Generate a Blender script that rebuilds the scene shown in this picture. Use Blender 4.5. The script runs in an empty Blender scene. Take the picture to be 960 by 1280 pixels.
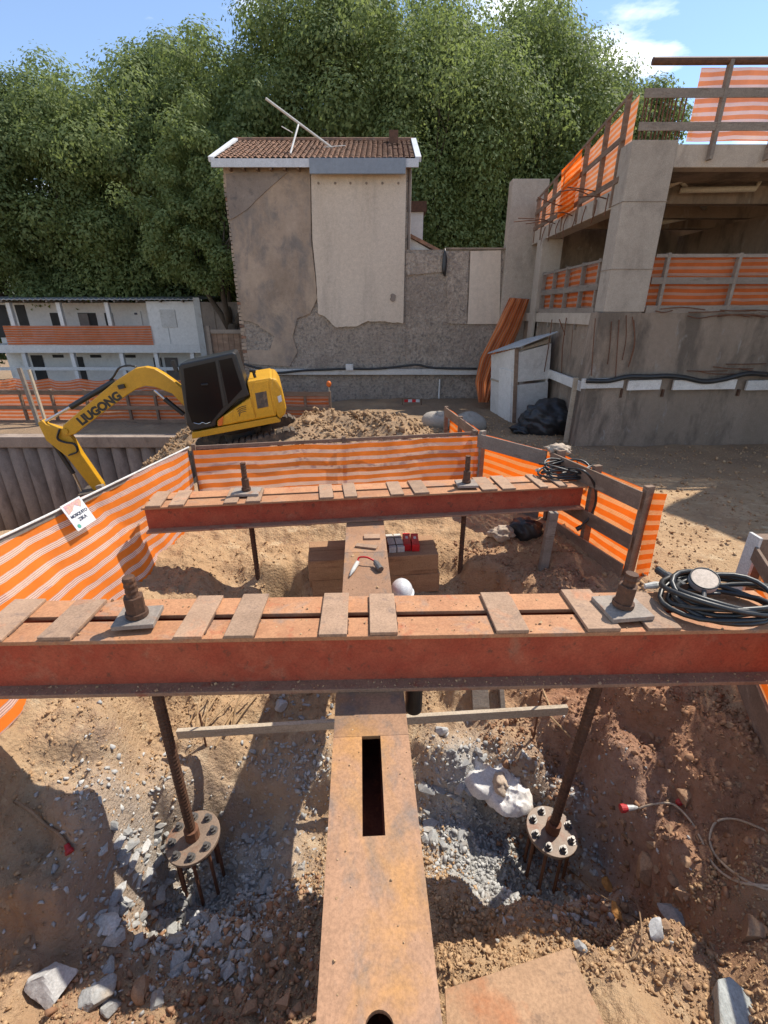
import bpy, bmesh, math, random
import numpy as np
from mathutils import Vector, Matrix, Euler, Quaternion
random.seed(7)
rng = np.random.default_rng(7)
scene = bpy.context.scene
COL = scene.collection
R = math.radians

# ------------------------------------------------------------------ camera, sky, sun, exposure
EYE = 2.7                      # eye height above the yard
PITCH = R(23.2)
FPX = 583.0                    # focal length in pixels of the 960 x 1280 photograph
cam_d = bpy.data.cameras.new('camera')
cam_d.sensor_fit = 'VERTICAL'
cam_d.sensor_height = 24.0
cam_d.lens = 24.0 * FPX / 1280.0
cam_d.clip_start = 0.05
cam_d.clip_end = 2000
cam = bpy.data.objects.new('camera', cam_d)
COL.objects.link(cam)
cam.location = (0, 0, EYE)
cam.rotation_euler = (math.pi / 2 - PITCH, 0, 0)
scene.camera = cam

SUN = Vector((0.57, 0.42, 1.0)).normalized()
sun_d = bpy.data.lights.new('sun', 'SUN')
sun_d.energy = 4.0
sun_d.angle = R(0.5)
sun_d.color = (1.0, 0.94, 0.84)
sun = bpy.data.objects.new('sun', sun_d)
COL.objects.link(sun)
sun.location = (20, 15, 35)
sun.rotation_euler = SUN.to_track_quat('Z', 'Y').to_euler()

world = bpy.data.worlds.new('World')
scene.world = world
world.use_nodes = True
wn = world.node_tree.nodes
wl = world.node_tree.links
bg = wn['Background']
bg.inputs['Strength'].default_value = 0.128
sky = wn.new('ShaderNodeTexSky')
sky.sky_type = 'NISHITA'
sky.sun_disc = False
sky.sun_elevation = math.asin(SUN.z)
sky.sun_rotation = math.atan2(SUN.x, SUN.y)
sky.air_density = 1.0
sky.dust_density = 0.0
sky.ozone_density = 4.5
tc = wn.new('ShaderNodeTexCoord')
sep = wn.new('ShaderNodeSeparateXYZ')
wl.new(tc.outputs['Generated'], sep.inputs[0])
zmax = wn.new('ShaderNodeMath'); zmax.operation = 'MAXIMUM'; zmax.inputs[1].default_value = 0.04
wl.new(sep.outputs['Z'], zmax.inputs[0])
comb = wn.new('ShaderNodeCombineXYZ')
for i, ax in enumerate('XY'):
    dv = wn.new('ShaderNodeMath'); dv.operation = 'DIVIDE'
    wl.new(sep.outputs[ax], dv.inputs[0]); wl.new(zmax.outputs[0], dv.inputs[1])
    wl.new(dv.outputs[0], comb.inputs[i])
comb.inputs[2].default_value = 10.31
cn = wn.new('ShaderNodeTexNoise'); cn.inputs['Scale'].default_value = 0.9; cn.inputs['Detail'].default_value = 8
cn.inputs['Roughness'].default_value = 0.55
wl.new(comb.outputs[0], cn.inputs['Vector'])
cr = wn.new('ShaderNodeValToRGB')
cr.color_ramp.elements[0].position = 0.55; cr.color_ramp.elements[0].color = (0.04, 0.04, 0.04, 1)
cr.color_ramp.elements[1].position = 0.69; cr.color_ramp.elements[1].color = (0.95, 0.95, 0.95, 1)
wl.new(cn.outputs['Fac'], cr.inputs[0])
cm = wn.new('ShaderNodeMixRGB'); cm.inputs[2].default_value = (11.0, 10.8, 10.6, 1)
wl.new(cr.outputs[0], cm.inputs[0]); wl.new(sky.outputs[0], cm.inputs[1])
wl.new(cm.outputs[0], bg.inputs['Color'])

vs = scene.view_settings
vs.view_transform = 'Standard'; vs.look = 'None'; vs.gamma = 1.0; vs.use_curve_mapping = False
vs.exposure = 0.72
scene.cycles.use_denoising = True
scene.cycles.max_bounces = 6
scene.cycles.diffuse_bounces = 3
scene.cycles.transparent_max_bounces = 8

# ------------------------------------------------------------------ survey helpers: photograph pixel -> place in the yard
CP, SP = math.cos(PITCH), math.sin(PITCH)
def ray(u, v):
    a = (u - 480) / FPX; b = (640 - v) / FPX
    return Vector((a, CP + b * SP, -SP + b * CP))
def at(u, v, y):               # point seen at pixel, y metres ahead
    d = ray(u, v); t = y / d.y
    return Vector((d.x * t, y, EYE + d.z * t))
def on(u, v, z):               # point seen at pixel, at height z
    d = ray(u, v); t = (z - EYE) / d.z
    return Vector((d.x * t, d.y * t, z))

# ------------------------------------------------------------------ noise and ground heights (numpy)
def _hash(ix, iy, seed):
    h = (ix.astype(np.int64) * 374761393 + iy.astype(np.int64) * 668265263 + seed * 974711) & 0xffffffff
    h = ((h ^ (h >> 13)) * 1274126177) & 0xffffffff
    return ((h ^ (h >> 16)) & 0xffff) / 65535.0
def vnoise(x, y, seed=0):
    ix = np.floor(x); iy = np.floor(y); fx = x - ix; fy = y - iy
    ix = ix.astype(np.int64); iy = iy.astype(np.int64)
    sx = fx * fx * fx * (fx * (6 * fx - 15) + 10); sy = fy * fy * fy * (fy * (6 * fy - 15) + 10)
    a = _hash(ix, iy, seed); b = _hash(ix + 1, iy, seed); c = _hash(ix, iy + 1, seed); d = _hash(ix + 1, iy + 1, seed)
    return (a + (b - a) * sx) * (1 - sy) + (c + (d - c) * sx) * sy
def fbm(x, y, seed=0, oct=4, gain=0.5):
    s = 0; a = 1; n = 0
    for o in range(oct):
        c, sn = math.cos(0.7 * o), math.sin(0.7 * o)
        f = 2.03 ** o
        s = s + a * (vnoise((c * x - sn * y) * f + 17 * o, (sn * x + c * y) * f - 9 * o, seed + o) - 0.5)
        n += a; a *= gain
    return s / n * 2
def billow(x, y, seed=0, oct=3):
    s = 0; a = 1; n = 0
    for o in range(oct):
        f = 2.1 ** o
        s = s + a * (1 - np.abs(2 * vnoise(x * f + 5 * o, y * f + 3 * o, seed + o) - 1)); n += a; a *= .5
    return s / n
def _blocky(x, y):             # broken, clod-like steps: each cell its own height
    wx = x + .6 * fbm(x * .8, y * .8, 13, 2); wy = y + .6 * fbm(x * .8 + 5, y * .8, 14, 2)
    best = np.full(x.shape, 9.0); val = np.zeros(x.shape)
    ix = np.floor(wx).astype(np.int64); iy = np.floor(wy).astype(np.int64)
    for i in (-1, 0, 1):
        for j in (-1, 0, 1):
            cx = ix + i + _hash(ix + i, iy + j, 3); cy = iy + j + _hash(ix + i, iy + j, 8)
            d = (wx - cx) ** 2 + (wy - cy) ** 2; m = d < best
            best = np.where(m, d, best); val = np.where(m, _hash(ix + i, iy + j, 21), val)
    return val * .8 + .35 * np.clip(1 - np.sqrt(best) * 1.4, 0, 1)
def sstep(a, b, x):
    t = np.clip((x - a) / (b - a), 0, 1); return t * t * (3 - 2 * t)

CTRL = np.array([  # x, y, z in and around the test pit
 (-2.75,1.0,0),(-2.75,2,0),(-2.75,3,0),(-2.75,4,0),(-2.7,5,0),(-2.65,6.1,0),(-1.6,6.4,0),(-.5,6.6,0),(.6,6.7,0),(1.5,6.9,0),
 (2.2,6.0,0),(2.6,5.2,0),(2.9,4.5,0),(2.95,3.4,0),(3.0,2.4,0),(3.0,1.4,0.05),(3,0.3,0.05),(-2.8,0.2,0),(-1.4,0,0.0),(0,-.1,0),(1.4,0,0.0),
 (-2.35,2.68,-.16),(-2.4,3.5,-.05),(-2.2,4.4,-.06),(-2.15,2.25,-.42),(-2.3,1.85,-.66),(-2.25,1.5,-.88),(-1.85,1.45,-1.0),(-2.35,1.15,-.85),(-1.5,1.45,-1.12),(-1.35,1.1,-1.12),(-.7,1.4,-1.2),(-.7,1.1,-1.15),(-.45,.9,-1.0),(-.7,.55,-.5),(-1.7,.7,-.7),(-2.3,.7,-.45),
 (-1.85,2.75,-.85),(-1.56,2.42,-1.72),(-1.35,2.25,-1.75),(-1.6,2.12,-1.68),(-1.1,2.5,-1.5),(-1.15,2.1,-1.55),(-1.2,1.85,-1.2),(-.6,2.5,-1.35),(-.6,1.8,-1.2),(0,2.5,-1.35),(0,1.7,-.9),
 (-1.75,3.1,-.75),(-1.0,3.1,-1.02),(-.4,3.2,-1.0),(-1.3,3.8,-.8),(-1.9,3.9,-.28),(-1.0,4.3,-.85),(-1.2,4.75,-.75),(0,4.0,-.75),(0,4.8,-.46),(-.8,4.9,-.44),(.7,4.9,-.44),(-1.65,4.6,-.3),(-1.45,5.1,-.12),(-.9,5.25,-.2),(.6,5.7,-.1),(1.5,5.7,-.08),
 (.45,2.5,-1.38),(.9,2.5,-1.48),(1.36,2.42,-1.66),(1.36,2.12,-1.68),(1.12,2.25,-1.66),(1.56,2.25,-1.6),(.9,2.0,-1.3),(.5,1.75,-.85),(.9,1.62,-.7),(1.35,1.7,-.95),(.5,1.2,-.42),(1.0,1.2,-.36),(1.5,1.35,-.42),(.6,.7,-.12),(1.2,.7,-.1),(2.0,1.05,-.22),(2.0,.6,-.1),
 (.7,3.1,-.92),(1.2,3.1,-.86),(1.7,3.2,-.62),(1.6,2.75,-1.1),(1.68,2.3,-1.32),(1.66,1.85,-1.15),(2.02,2.3,-.62),(2.02,1.85,-.52),(2.0,2.75,-.55),(2.3,2.3,-.32),(2.58,2.3,-.08),(2.3,1.7,-.2),(2.35,3.0,-.22),(2.5,3.6,-.12),(1.0,3.8,-.62),(1.7,4.1,-.35),(1.0,4.35,-.8),(1.15,4.75,-.7),(1.3,5.1,-.15),(2.2,4.4,-.12),(1.6,4.9,-.2)])
def shepard(x, y):
    num = np.zeros_like(x); den = np.zeros_like(x)
    for cx, cy, cz in CTRL:
        w = 1.0 / ((x - cx) ** 2 + (y - cy) ** 2 + 0.003) ** 2.4
        num += w * cz; den += w
    return num / den
WALL_Y = 12.8
def ground(x, y):
    x = np.asarray(x, float); y = np.asarray(y, float)
    h = 0.05 * fbm(x * .35, y * .35, 3, 3) + 0.05 * fbm(x * 1.6, y * 1.6, 4, 4)
    # wider lie of the land
    lowl = sstep(-0.5, -4.5, x) * sstep(11.0, 13.0, y)
    h = h - 0.42 * lowl
    h = h - 1.3 * sstep(-5.5, -8, x) * sstep(15.5, 22, y)
    # ramp under the excavator, falling to the left
    rx = np.where(x > -4.9, 0.2 * (x + 1.7), 0.2 * -3.2 + 0.62 * (x + 4.9))
    rx = np.minimum(rx, 0.12)
    ramp = sstep(7.3, 8.6, y) * (1 - sstep(12.7, 12.82, y)) * sstep(-1.2, -2.0, x)
    h = h * (1 - ramp) + ramp * (np.maximum(rx + .13, -4.6) + 0.05 * fbm(x * 1.3, y * 1.3, 9, 3))
    near = sstep(-3.25, -4.7, x) * sstep(5.7, 6.9, y) * (1 - sstep(8.1, 9.5, y))
    h = h * (1 - near) + near * (-3.4 + .12 * fbm(x * 1.5, y * 1.5, 19, 3))
    # spoil heap behind the pit fence
    def heap(cx, cy, rx_, ry_, hh):
        q = ((x - cx) / rx_) ** 2 + ((y - cy) / ry_) ** 2
        return hh * np.exp(-q * 1.4)
    sp = heap(-.8, 10.7, 2.1, 1.5, .5) + heap(.35, 9.6, .9, .9, .36) + heap(-5.4, 11.3, 1.0, .9, .5) + heap(-4.6, 11.9, .8, .6, .35)
    h = h + sp * (1 + .5 * fbm(x * 2.2, y * 2.2, 21, 3))
    # load-test pit
    inpit = sstep(-3.0, -2.6, x) * sstep(3.2, 2.8, x) * sstep(-.6, 0.2, y) * sstep(7.4, 6.8, y)
    m = inpit > 0.001
    if m.any():
        p = np.zeros_like(h)
        wx = x[m] + .05 * fbm(x[m] * 3, y[m] * 3, 31, 2); wy = y[m] + .05 * fbm(x[m] * 3, y[m] * 3, 32, 2)
        p[m] = shepard(wx, wy)
        depth = np.clip(-p / .5, 0, 1)
        h = h + inpit * p
        h = h + inpit * (0.02 + .05 * depth) * (billow(x * 3.1, y * 3.1, 41, 3) - .5) + inpit * (.036 * fbm(x * 7, y * 7, 51, 4) + .08 * (billow(x * 5.1 + 3, y * 5.1, 57, 4) - .5) * (.55 + .45 * depth))
        xm, ym = x[m], y[m]; crust = sstep(.42, .62, vnoise(xm * 1.1 + 4, ym * 1.1, 77))
        p[m] = inpit[m] * (.3 + .7 * crust) * (.045 * (billow(xm * 11, ym * 11, 67, 2) - .5) + .03 * (_blocky(xm * 9, ym * 9) - .5))
        p[~m] = 0; h = h + p
    dense = np.exp(-(sp * 0)) * sstep(0.08, 0.3, sp)
    h = h + dense * .10 * (billow(x * 3.6, y * 3.6, 61, 3) - .4)
    return h
def gz(x, y):
    return float(ground(np.array([x]), np.array([y]))[0])
def hit(u, v, zoff=0.0):       # where the sight line of a pixel meets the ground
    d = ray(u, v)
    ts = np.linspace(1.2, 13, 1200)
    px = d.x * ts; py = d.y * ts; pz = EYE + d.z * ts
    k = np.argmax(pz < ground(px, py) + zoff)
    return Vector((px[k], py[k], ground(px[k:k+1], py[k:k+1])[0] + zoff))

# ------------------------------------------------------------------ materials
MATS = {}
class NT:
    def __init__(s, name):
        s.m = bpy.data.materials.new(name); s.m.use_nodes = True
        s.n = s.m.node_tree.nodes; s.l = s.m.node_tree.links
        s.b = s.n['Principled BSDF']; s.out = s.n['Material Output']
        s.pos = None
    def node(s, t, **kw):
        nd = s.n.new('ShaderNode' + t)
        for k, v in kw.items(): setattr(nd, k, v)
        return nd
    def coords(s, mode='pos', scale=(1, 1, 1)):
        if mode == 'pos':
            g = s.node('NewGeometry'); o = g.outputs['Position']
        else:
            g = s.node('TexCoord'); o = g.outputs['Object']
        mp = s.node('Mapping'); mp.inputs['Scale'].default_value = scale
        s.l.new(o, mp.inputs['Vector']); return mp.outputs[0]
    def noise(s, co, scale, detail=4, rough=.6, dist=0):
        t = s.node('TexNoise'); t.inputs['Scale'].default_value = scale; t.inputs['Detail'].default_value = detail
        t.inputs['Roughness'].default_value = rough; t.inputs['Distortion'].default_value = dist
        s.l.new(co, t.inputs['Vector']); return t.outputs['Fac']
    def ramp(s, f, *stops):
        r = s.node('ValToRGB'); e = r.color_ramp.elements
        while len(e) < len(stops): e.new(.5)
        for el, (p, c) in zip(e, stops):
            el.position = p; el.color = (*c, 1) if len(c) == 3 else c
        s.l.new(f, r.inputs[0]); return r.outputs[0]
    def mask(s, f, a, b):
        mr = s.node('MapRange'); mr.inputs['From Min'].default_value = a; mr.inputs['From Max'].default_value = b
        s.l.new(f, mr.inputs['Value']); return mr.outputs[0]
    def mix(s, fac, a, b, mode='MIX'):
        m = s.node('MixRGB', blend_type=mode)
        for i, x in ((0, fac), (1, a), (2, b)):
            if isinstance(x, (int, float)): m.inputs[i].default_value = x
            elif isinstance(x, tuple): m.inputs[i].default_value = (*x, 1)
            else: s.l.new(x, m.inputs[i])
        return m.outputs[0]
    def math(s, op, a, b=0.0):
        m = s.node('Math', operation=op)
        for i, x in ((0, a), (1, b)):
            if isinstance(x, (int, float)): m.inputs[i].default_value = x
            else: s.l.new(x, m.inputs[i])
        return m.outputs[0]
    def bump(s, f, strength=.3, dist=.01):
        b = s.node('Bump'); b.inputs['Strength'].default_value = strength; b.inputs['Distance'].default_value = dist
        s.l.new(f, b.inputs['Height']); s.l.new(b.outputs[0], s.b.inputs['Normal'])
    def color(s, c, rough=.8, metal=0, spec=.3):
        if isinstance(c, tuple): s.b.inputs['Base Color'].default_value = (*c, 1)
        else: s.l.new(c, s.b.inputs['Base Color'])
        if isinstance(rough, (int, float)): s.b.inputs['Roughness'].default_value = rough
        else: s.l.new(rough, s.b.inputs['Roughness'])
        s.b.inputs['Metallic'].default_value = metal
        s.b.inputs['Specular IOR Level'].default_value = spec

def surf(name, c1, c2, scale=3, rough=.8, c3=None, s3=8, m3=(.55, .7), bump=.3, bscale=40, bdist=.01, stretch=(1, 1, 1), mode='pos', metal=0, spec=.3, c4=None, s4=1.2, m4=(.55, .65), grain=.3, gscale=70):
    t = NT(name); co = t.coords(mode, stretch)
    n1 = t.noise(co, scale, 6, .6)
    c = t.ramp(n1, (.3, c1), (.7, c2))
    if c3 is not None:
        c = t.mix(t.mask(t.noise(co, s3, 5, .65, .3), *m3), c, c3)
    if c4 is not None:
        c = t.mix(t.mask(t.noise(co, s4, 6, .7, .5), *m4), c, c4)
    if grain:
        gco = t.coords(mode)
        lo = 1 - grain
        c = t.mix(1.0, c, t.ramp(t.noise(gco, gscale, 3, .75), (.32, (lo, lo, lo)), (.62, (1, 1, 1))), 'MULTIPLY')
        c = t.mix(1.0, c, t.ramp(t.noise(gco, gscale * .13, 5, .7), (.3, (lo * .5 + .5,) * 3), (.65, (1, 1, 1))), 'MULTIPLY')
    if grain:
        oi = t.node('ObjectInfo'); c = t.mix(1.0, c, t.ramp(oi.outputs['Random'], (0, (.82, .83, .84)), (1, (1.06, 1.05, 1.04))), 'MULTIPLY')
    t.color(c, rough, metal, spec)
    if bump: t.bump(t.noise(co, bscale, 5, .65), bump, bdist)
    MATS[name] = t.m
    return t.m

surf('web_red', (.40, .07, .036), (.48, .12, .062), 5, .62, c3=(.22, .075, .045), s3=16, m3=(.58, .7), c4=(.42, .20, .12), s4=2.3, m4=(.56, .76), bump=.25, bscale=60, bdist=.004)
surf('flange_dust', (.33, .19, .12), (.44, .25, .15), 6, .8, c3=(.36, .11, .06), s3=9, m3=(.55, .7), bump=.3, bscale=70, bdist=.004)
surf('plate_top', (.45, .205, .10), (.55, .275, .135), 4, .72, c3=(.46, .14, .065), s3=7, m3=(.57, .72), c4=(.36, .24, .17), s4=3, m4=(.55, .7), bump=.2, bscale=80, bdist=.003)
surf('strap_steel', (.37, .235, .15), (.46, .295, .19), 7, .75, c3=(.27, .18, .13), s3=11, m3=(.55, .7), c4=(.5, .24, .13), s4=4, m4=(.58, .72), bump=.3, bscale=70, bdist=.004)
surf('girder_top', (.34, .185, .105), (.45, .25, .14), 2.6, .62, c3=(.25, .175, .13), s3=6, m3=(.5, .66), c4=(.52, .255, .075), s4=1.6, m4=(.56, .74), bump=.25, bscale=60, bdist=.004, stretch=(1, .6, 1))
surf('dark_rust', (.085, .045, .028), (.15, .075, .045), 12, .7, c3=(.22, .10, .05), s3=20, m3=(.55, .7), bump=.4, bscale=90, bdist=.004)
surf('anchor_plate', (.22, .155, .11), (.31, .22, .155), 8, .6, c3=(.24, .11, .06), s3=6, m3=(.55, .7), bump=.3, bscale=70, bdist=.003, spec=.5)
surf('bolt_steel', (.13, .12, .112), (.20, .185, .17), 20, .45, bump=.2, metal=.4)
surf('grey_plate', (.30, .25, .21), (.38, .31, .25), 9, .7, c3=(.36, .20, .12), s3=8, m3=(.55, .7), bump=.3, bscale=70, bdist=.003)
surf('timber', (.36, .20, .105), (.46, .27, .15), 3, .85, c3=(.27, .14, .075), s3=5, bump=.5, bscale=24, bdist=.01, stretch=(.25, 3, 3))
surf('grey_wood', (.25, .205, .165), (.36, .30, .24), 3, .85, c3=(.20, .15, .11), s3=6, bump=.5, bscale=26, bdist=.006, stretch=(.6, .6, 3))
surf('pale_wood', (.44, .36, .26), (.54, .45, .34), 3, .85, c3=(.34, .26, .18), s3=6, bump=.5, bscale=26, bdist=.006, stretch=(.3, 3, 3))
surf('brown_wood', (.19, .125, .085), (.30, .20, .14), 3, .85, c3=(.36, .26, .18), s3=5, bump=.5, bscale=26, bdist=.006, stretch=(.7, .7, 2.4))
surf('plywood', (.38, .23, .13), (.47, .29, .165), 2.4, .8, c3=(.42, .19, .09), s3=3.2, m3=(.5, .66), c4=(.29, .18, .11), s4=5, bump=.25, bscale=30, bdist=.004)
surf('blue_wood', (.33, .35, .33), (.44, .45, .42), 6, .85, c3=(.26, .24, .20), s3=14, bump=.5, bscale=40, bdist=.008, stretch=(3, .5, 1))
surf('white_paint', (.74, .72, .68), (.82, .80, .76), 3, .6, c3=(.5, .46, .41), s3=5, m3=(.6, .8), bump=.1, bscale=20)
surf('white_dirty', (.66, .63, .58), (.77, .74, .69), 2, .7, c3=(.42, .38, .33), s3=3, m3=(.55, .8), bump=.15, bscale=20)
surf('cabin_white', (.72, .70, .66), (.80, .78, .74), .8, .6, c3=(.45, .43, .41), s3=2, m3=(.6, .85), bump=.05)
surf('dark_open', (.025, .024, .024), (.05, .047, .045), 2, .7, bump=0)
surf('door_grey', (.16, .14, .13), (.24, .21, .19), 2, .6, bump=0)
surf('rough_plaster', (.46, .375, .295), (.58, .48, .385), 2.2, .95, c3=(.28, .235, .20), s3=11, m3=(.5, .62), c4=(.41, .33, .265), s4=.8, m4=(.54, .66), bump=1.0, bscale=11, bdist=.07, grain=.45, gscale=22)  # darker mottling paints in the shade of the rough relief, along with dirt
surf('brown_plaster', (.34, .25, .18), (.55, .42, .315), 1.3, .9, c3=(.28, .235, .20), s3=1.6, m3=(.46, .62), c4=(.56, .42, .30), s4=.7, m4=(.5, .66), bump=.35, bscale=14, bdist=.01, stretch=(1, 1, .6))
surf('grey_plaster', (.25, .20, .165), (.35, .285, .235), 1.5, .95, c3=(.19, .165, .15), s3=5, bump=.5, bscale=12, bdist=.02)
surf('beige_plaster', (.68, .56, .44), (.75, .63, .505), .8, .9, c3=(.54, .455, .37), s3=1.1, m3=(.52, .72), bump=.15, bscale=16, stretch=(1.6, 1, .35))
surf('concrete', (.44, .37, .295), (.55, .47, .38), 1.1, .9, c3=(.37, .31, .25), s3=2.6, m3=(.52, .72), c4=(.58, .51, .42), s4=6, m4=(.62, .74), bump=.3, bscale=18, bdist=.01, stretch=(1, 1, .55))
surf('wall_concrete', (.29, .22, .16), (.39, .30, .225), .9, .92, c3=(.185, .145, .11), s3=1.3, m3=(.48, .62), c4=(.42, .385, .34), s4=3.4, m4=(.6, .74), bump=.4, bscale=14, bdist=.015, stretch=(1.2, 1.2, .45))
surf('pile_concrete', (.30, .23, .18), (.40, .31, .245), 1.2, .95, c3=(.22, .165, .13), s3=2, m3=(.5, .66), bump=.7, bscale=9, bdist=.03, stretch=(1, 1, .4))
surf('roof_tile', (.26, .135, .085), (.37, .20, .125), 5, .9, c3=(.20, .12, .085), s3=3, m3=(.5, .64), c4=(.40, .30, .22), s4=7, m4=(.58, .7), bump=.3, bscale=20)
surf('fascia_white', (.66, .67, .69), (.74, .75, .77), 2, .6, bump=.05)
surf('fascia_grey', (.25, .285, .33), (.30, .335, .38), 2, .55, bump=.05)
surf('zinc', (.42, .42, .41), (.52, .52, .51), 2, .5, c3=(.34, .30, .26), s3=3, bump=.05, metal=.2)
surf('ex_yellow', (.72, .36, .012), (.77, .39, .018), 2, .38, c3=(.52, .30, .05), s3=6, m3=(.62, .85), bump=.03, mode='obj', spec=.5)
surf('ex_black', (.012, .012, .013), (.022, .022, .022), 3, .4, bump=.03, mode='obj', spec=.5)
surf('ex_glass', (.005, .005, .006), (.008, .008, .009), 1, .16, bump=0, mode='obj', spec=.18, grain=0)
surf('ex_orange', (.75, .16, .02), (.78, .18, .03), 3, .5, bump=0, mode='obj')
surf('track_steel', (.07, .055, .045), (.14, .11, .085), 8, .7, c3=(.24, .165, .105), s3=6, m3=(.5, .65), bump=.4, bscale=30, mode='obj')
surf('chrome', (.55, .55, .55), (.62, .62, .62), 5, .22, bump=0, mode='obj', metal=.9)
surf('black_rubber', (.018, .018, .018), (.035, .033, .031), 9, .42, c3=(.11, .085, .065), s3=7, m3=(.58, .78), bump=.2, bscale=60, bdist=.003, spec=.5)
surf('black_tarp', (.02, .02, .021), (.035, .034, .035), 4, .42, c3=(.10, .08, .065), s3=3, m3=(.6, .85), bump=.3, bscale=16, bdist=.02, spec=.45)
surf('sack_white', (.76, .72, .67), (.82, .79, .75), 6, .5, c3=(.66, .50, .36), s3=4, m3=(.58, .7), bump=.3, bscale=40, bdist=.006)
surf('helmet_white', (.80, .80, .80), (.84, .84, .84), 4, .3, bump=0, spec=.5)
surf('red_box', (.62, .018, .02), (.68, .025, .03), 8, .4, bump=.05)
surf('white_block', (.60, .58, .52), (.68, .66, .60), 10, .7, c3=(.48, .44, .37), s3=14, bump=.1)
surf('red_plug', (.50, .03, .035), (.58, .05, .05), 14, .5, c3=(.40, .12, .08), s3=20, bump=.1)
surf('cable_beige', (.52, .40, .28), (.60, .47, .34), 14, .7, bump=.05)
surf('cable_brown', (.26, .17, .10), (.34, .22, .13), 14, .8, bump=.05)
surf('stick', (.42, .27, .14), (.54, .36, .20), 14, .85, bump=.2)
surf('rust_bar', (.13, .06, .035), (.22, .10, .055), 20, .8, bump=.3, bscale=80, bdist=.003)
surf('pvc', (.52, .46, .36), (.58, .52, .41), 3, .5, bump=0)
surf('concrete_chunk', (.34, .335, .32), (.45, .445, .425), 7, .9, c3=(.40, .335, .265), s3=5, m3=(.55, .72), bump=.4, bscale=60, bdist=.006)
surf('white_stone', (.47, .46, .44), (.58, .57, .55), 7, .9, c3=(.48, .43, .37), s3=6, m3=(.58, .75), bump=.4, bscale=50, bdist=.006)
surf('brown_stone', (.34, .205, .12), (.45, .29, .175), 6, .95, c3=(.29, .155, .09), s3=5, bump=.5, bscale=50, bdist=.01)
surf('orange_stone', (.50, .22, .06), (.58, .30, .10), 9, .9, c3=(.36, .12, .04), s3=12, bump=.6, bscale=40, bdist=.012)
surf('boulder', (.38, .33, .27), (.48, .42, .35), 4, .95, c3=(.31, .25, .19), s3=5, bump=.5, bscale=24, bdist=.02)
surf('cloth_beige', (.46, .36, .27), (.55, .45, .35), 6, .9, c3=(.34, .25, .18), s3=7, bump=.3, bscale=40)
surf('bark', (.075, .055, .04), (.125, .095, .07), 5, .95, bump=.8, bscale=12, bdist=.03, stretch=(1, 1, .3))
surf('gauge_face', (.56, .43, .33), (.64, .51, .40), 12, .5, bump=0, spec=.3)
surf('paper_white', (.78, .77, .76), (.82, .81, .80), 8, .6, bump=0)
surf('ink', (.05, .06, .10), (.07, .08, .12), 8, .6, bump=0)
surf('ink_pink', (.72, .36, .42), (.76, .56, .34), 30, .6, bump=0)
surf('ink_green', (.10, .42, .30), (.12, .46, .34), 8, .6, bump=0)

def clod_mat(name, c1, c2):
    t = NT(name); g = t.node('NewGeometry')
    c = t.ramp(g.outputs['Random Per Island'], (0, c1), (1, c2))
    co = t.coords('pos')
    c = t.mix(t.math('MULTIPLY', t.noise(co, 9, 3), .5), c, c1)
    t.color(c, .95, 0, .1); t.bump(t.noise(co, 70, 4, .7), .5, .006)
    MATS[name] = t.m
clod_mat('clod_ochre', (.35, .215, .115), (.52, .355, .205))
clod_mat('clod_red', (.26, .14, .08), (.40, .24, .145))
clod_mat('clod_grey', (.33, .32, .30), (.56, .55, .52))
clod_mat('clod_heap', (.24, .15, .085), (.38, .255, .15))

def mesh_mat(name, orange, white, op, wp, trans, floor=.42):
    """woven safety netting: solid orange bands and open bands of pale threads; uv in metres"""
    t = NT(name)
    uv = t.node('UVMap'); s = t.node('SeparateXYZ'); t.l.new(uv.outputs[0], s.inputs[0])
    per = .118
    f = t.math('FRACT', t.math('DIVIDE', s.outputs['Y'], per))
    band = t.math('LESS_THAN', f, .56)                       # 1 in the orange band
    thr = t.math('LESS_THAN', t.math('FRACT', t.math('DIVIDE', s.outputs['Y'], .0148)), .55)
    co = t.coords('pos')
    n = t.noise(co, 3, 4)
    oc = t.mix(t.mask(n, .35, .7), orange, tuple(x * .8 for x in orange))
    wc = t.mix(t.mask(n, .4, .75), white, tuple(x * .82 for x in white))
    col = t.mix(band, wc, oc)
    dif = t.node('BsdfDiffuse'); tr = t.node('BsdfTranslucent')
    t.l.new(col, dif.inputs[0]); t.l.new(col, tr.inputs[0])
    ms = t.node('MixShader'); ms.inputs[0].default_value = trans
    t.l.new(dif.outputs[0], ms.inputs[1]); t.l.new(tr.outputs[0], ms.inputs[2])
    tp = t.node('BsdfTransparent')
    open_ = t.math('ADD', t.math('MULTIPLY', thr, wp), floor)
    alpha = t.mix(band, open_, (op, op, op))
    m2 = t.node('MixShader'); t.l.new(alpha, m2.inputs[0])
    t.l.new(tp.outputs[0], m2.inputs[1]); t.l.new(ms.outputs[0], m2.inputs[2])
    t.l.new(m2.outputs[0], t.out.inputs[0])
    MATS[name] = t.m
mesh_mat('netting', (.93, .24, .035), (.86, .56, .46), .96, .5, .42, .46)
mesh_mat('netting_faded', (.80, .20, .06), (.78, .42, .29), .96, .5, .42, .5)
mesh_mat('netting_dense', (.95, .17, .012), (.95, .36, .12), .98, .3, .6, .66)
mesh_mat('netting_roof', (.86, .28, .10), (.84, .50, .36), .97, .2, .42, .75)
mesh_mat('netting_old', (.74, .20, .05), (.74, .34, .18), .97, .3, .4, .66)

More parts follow.
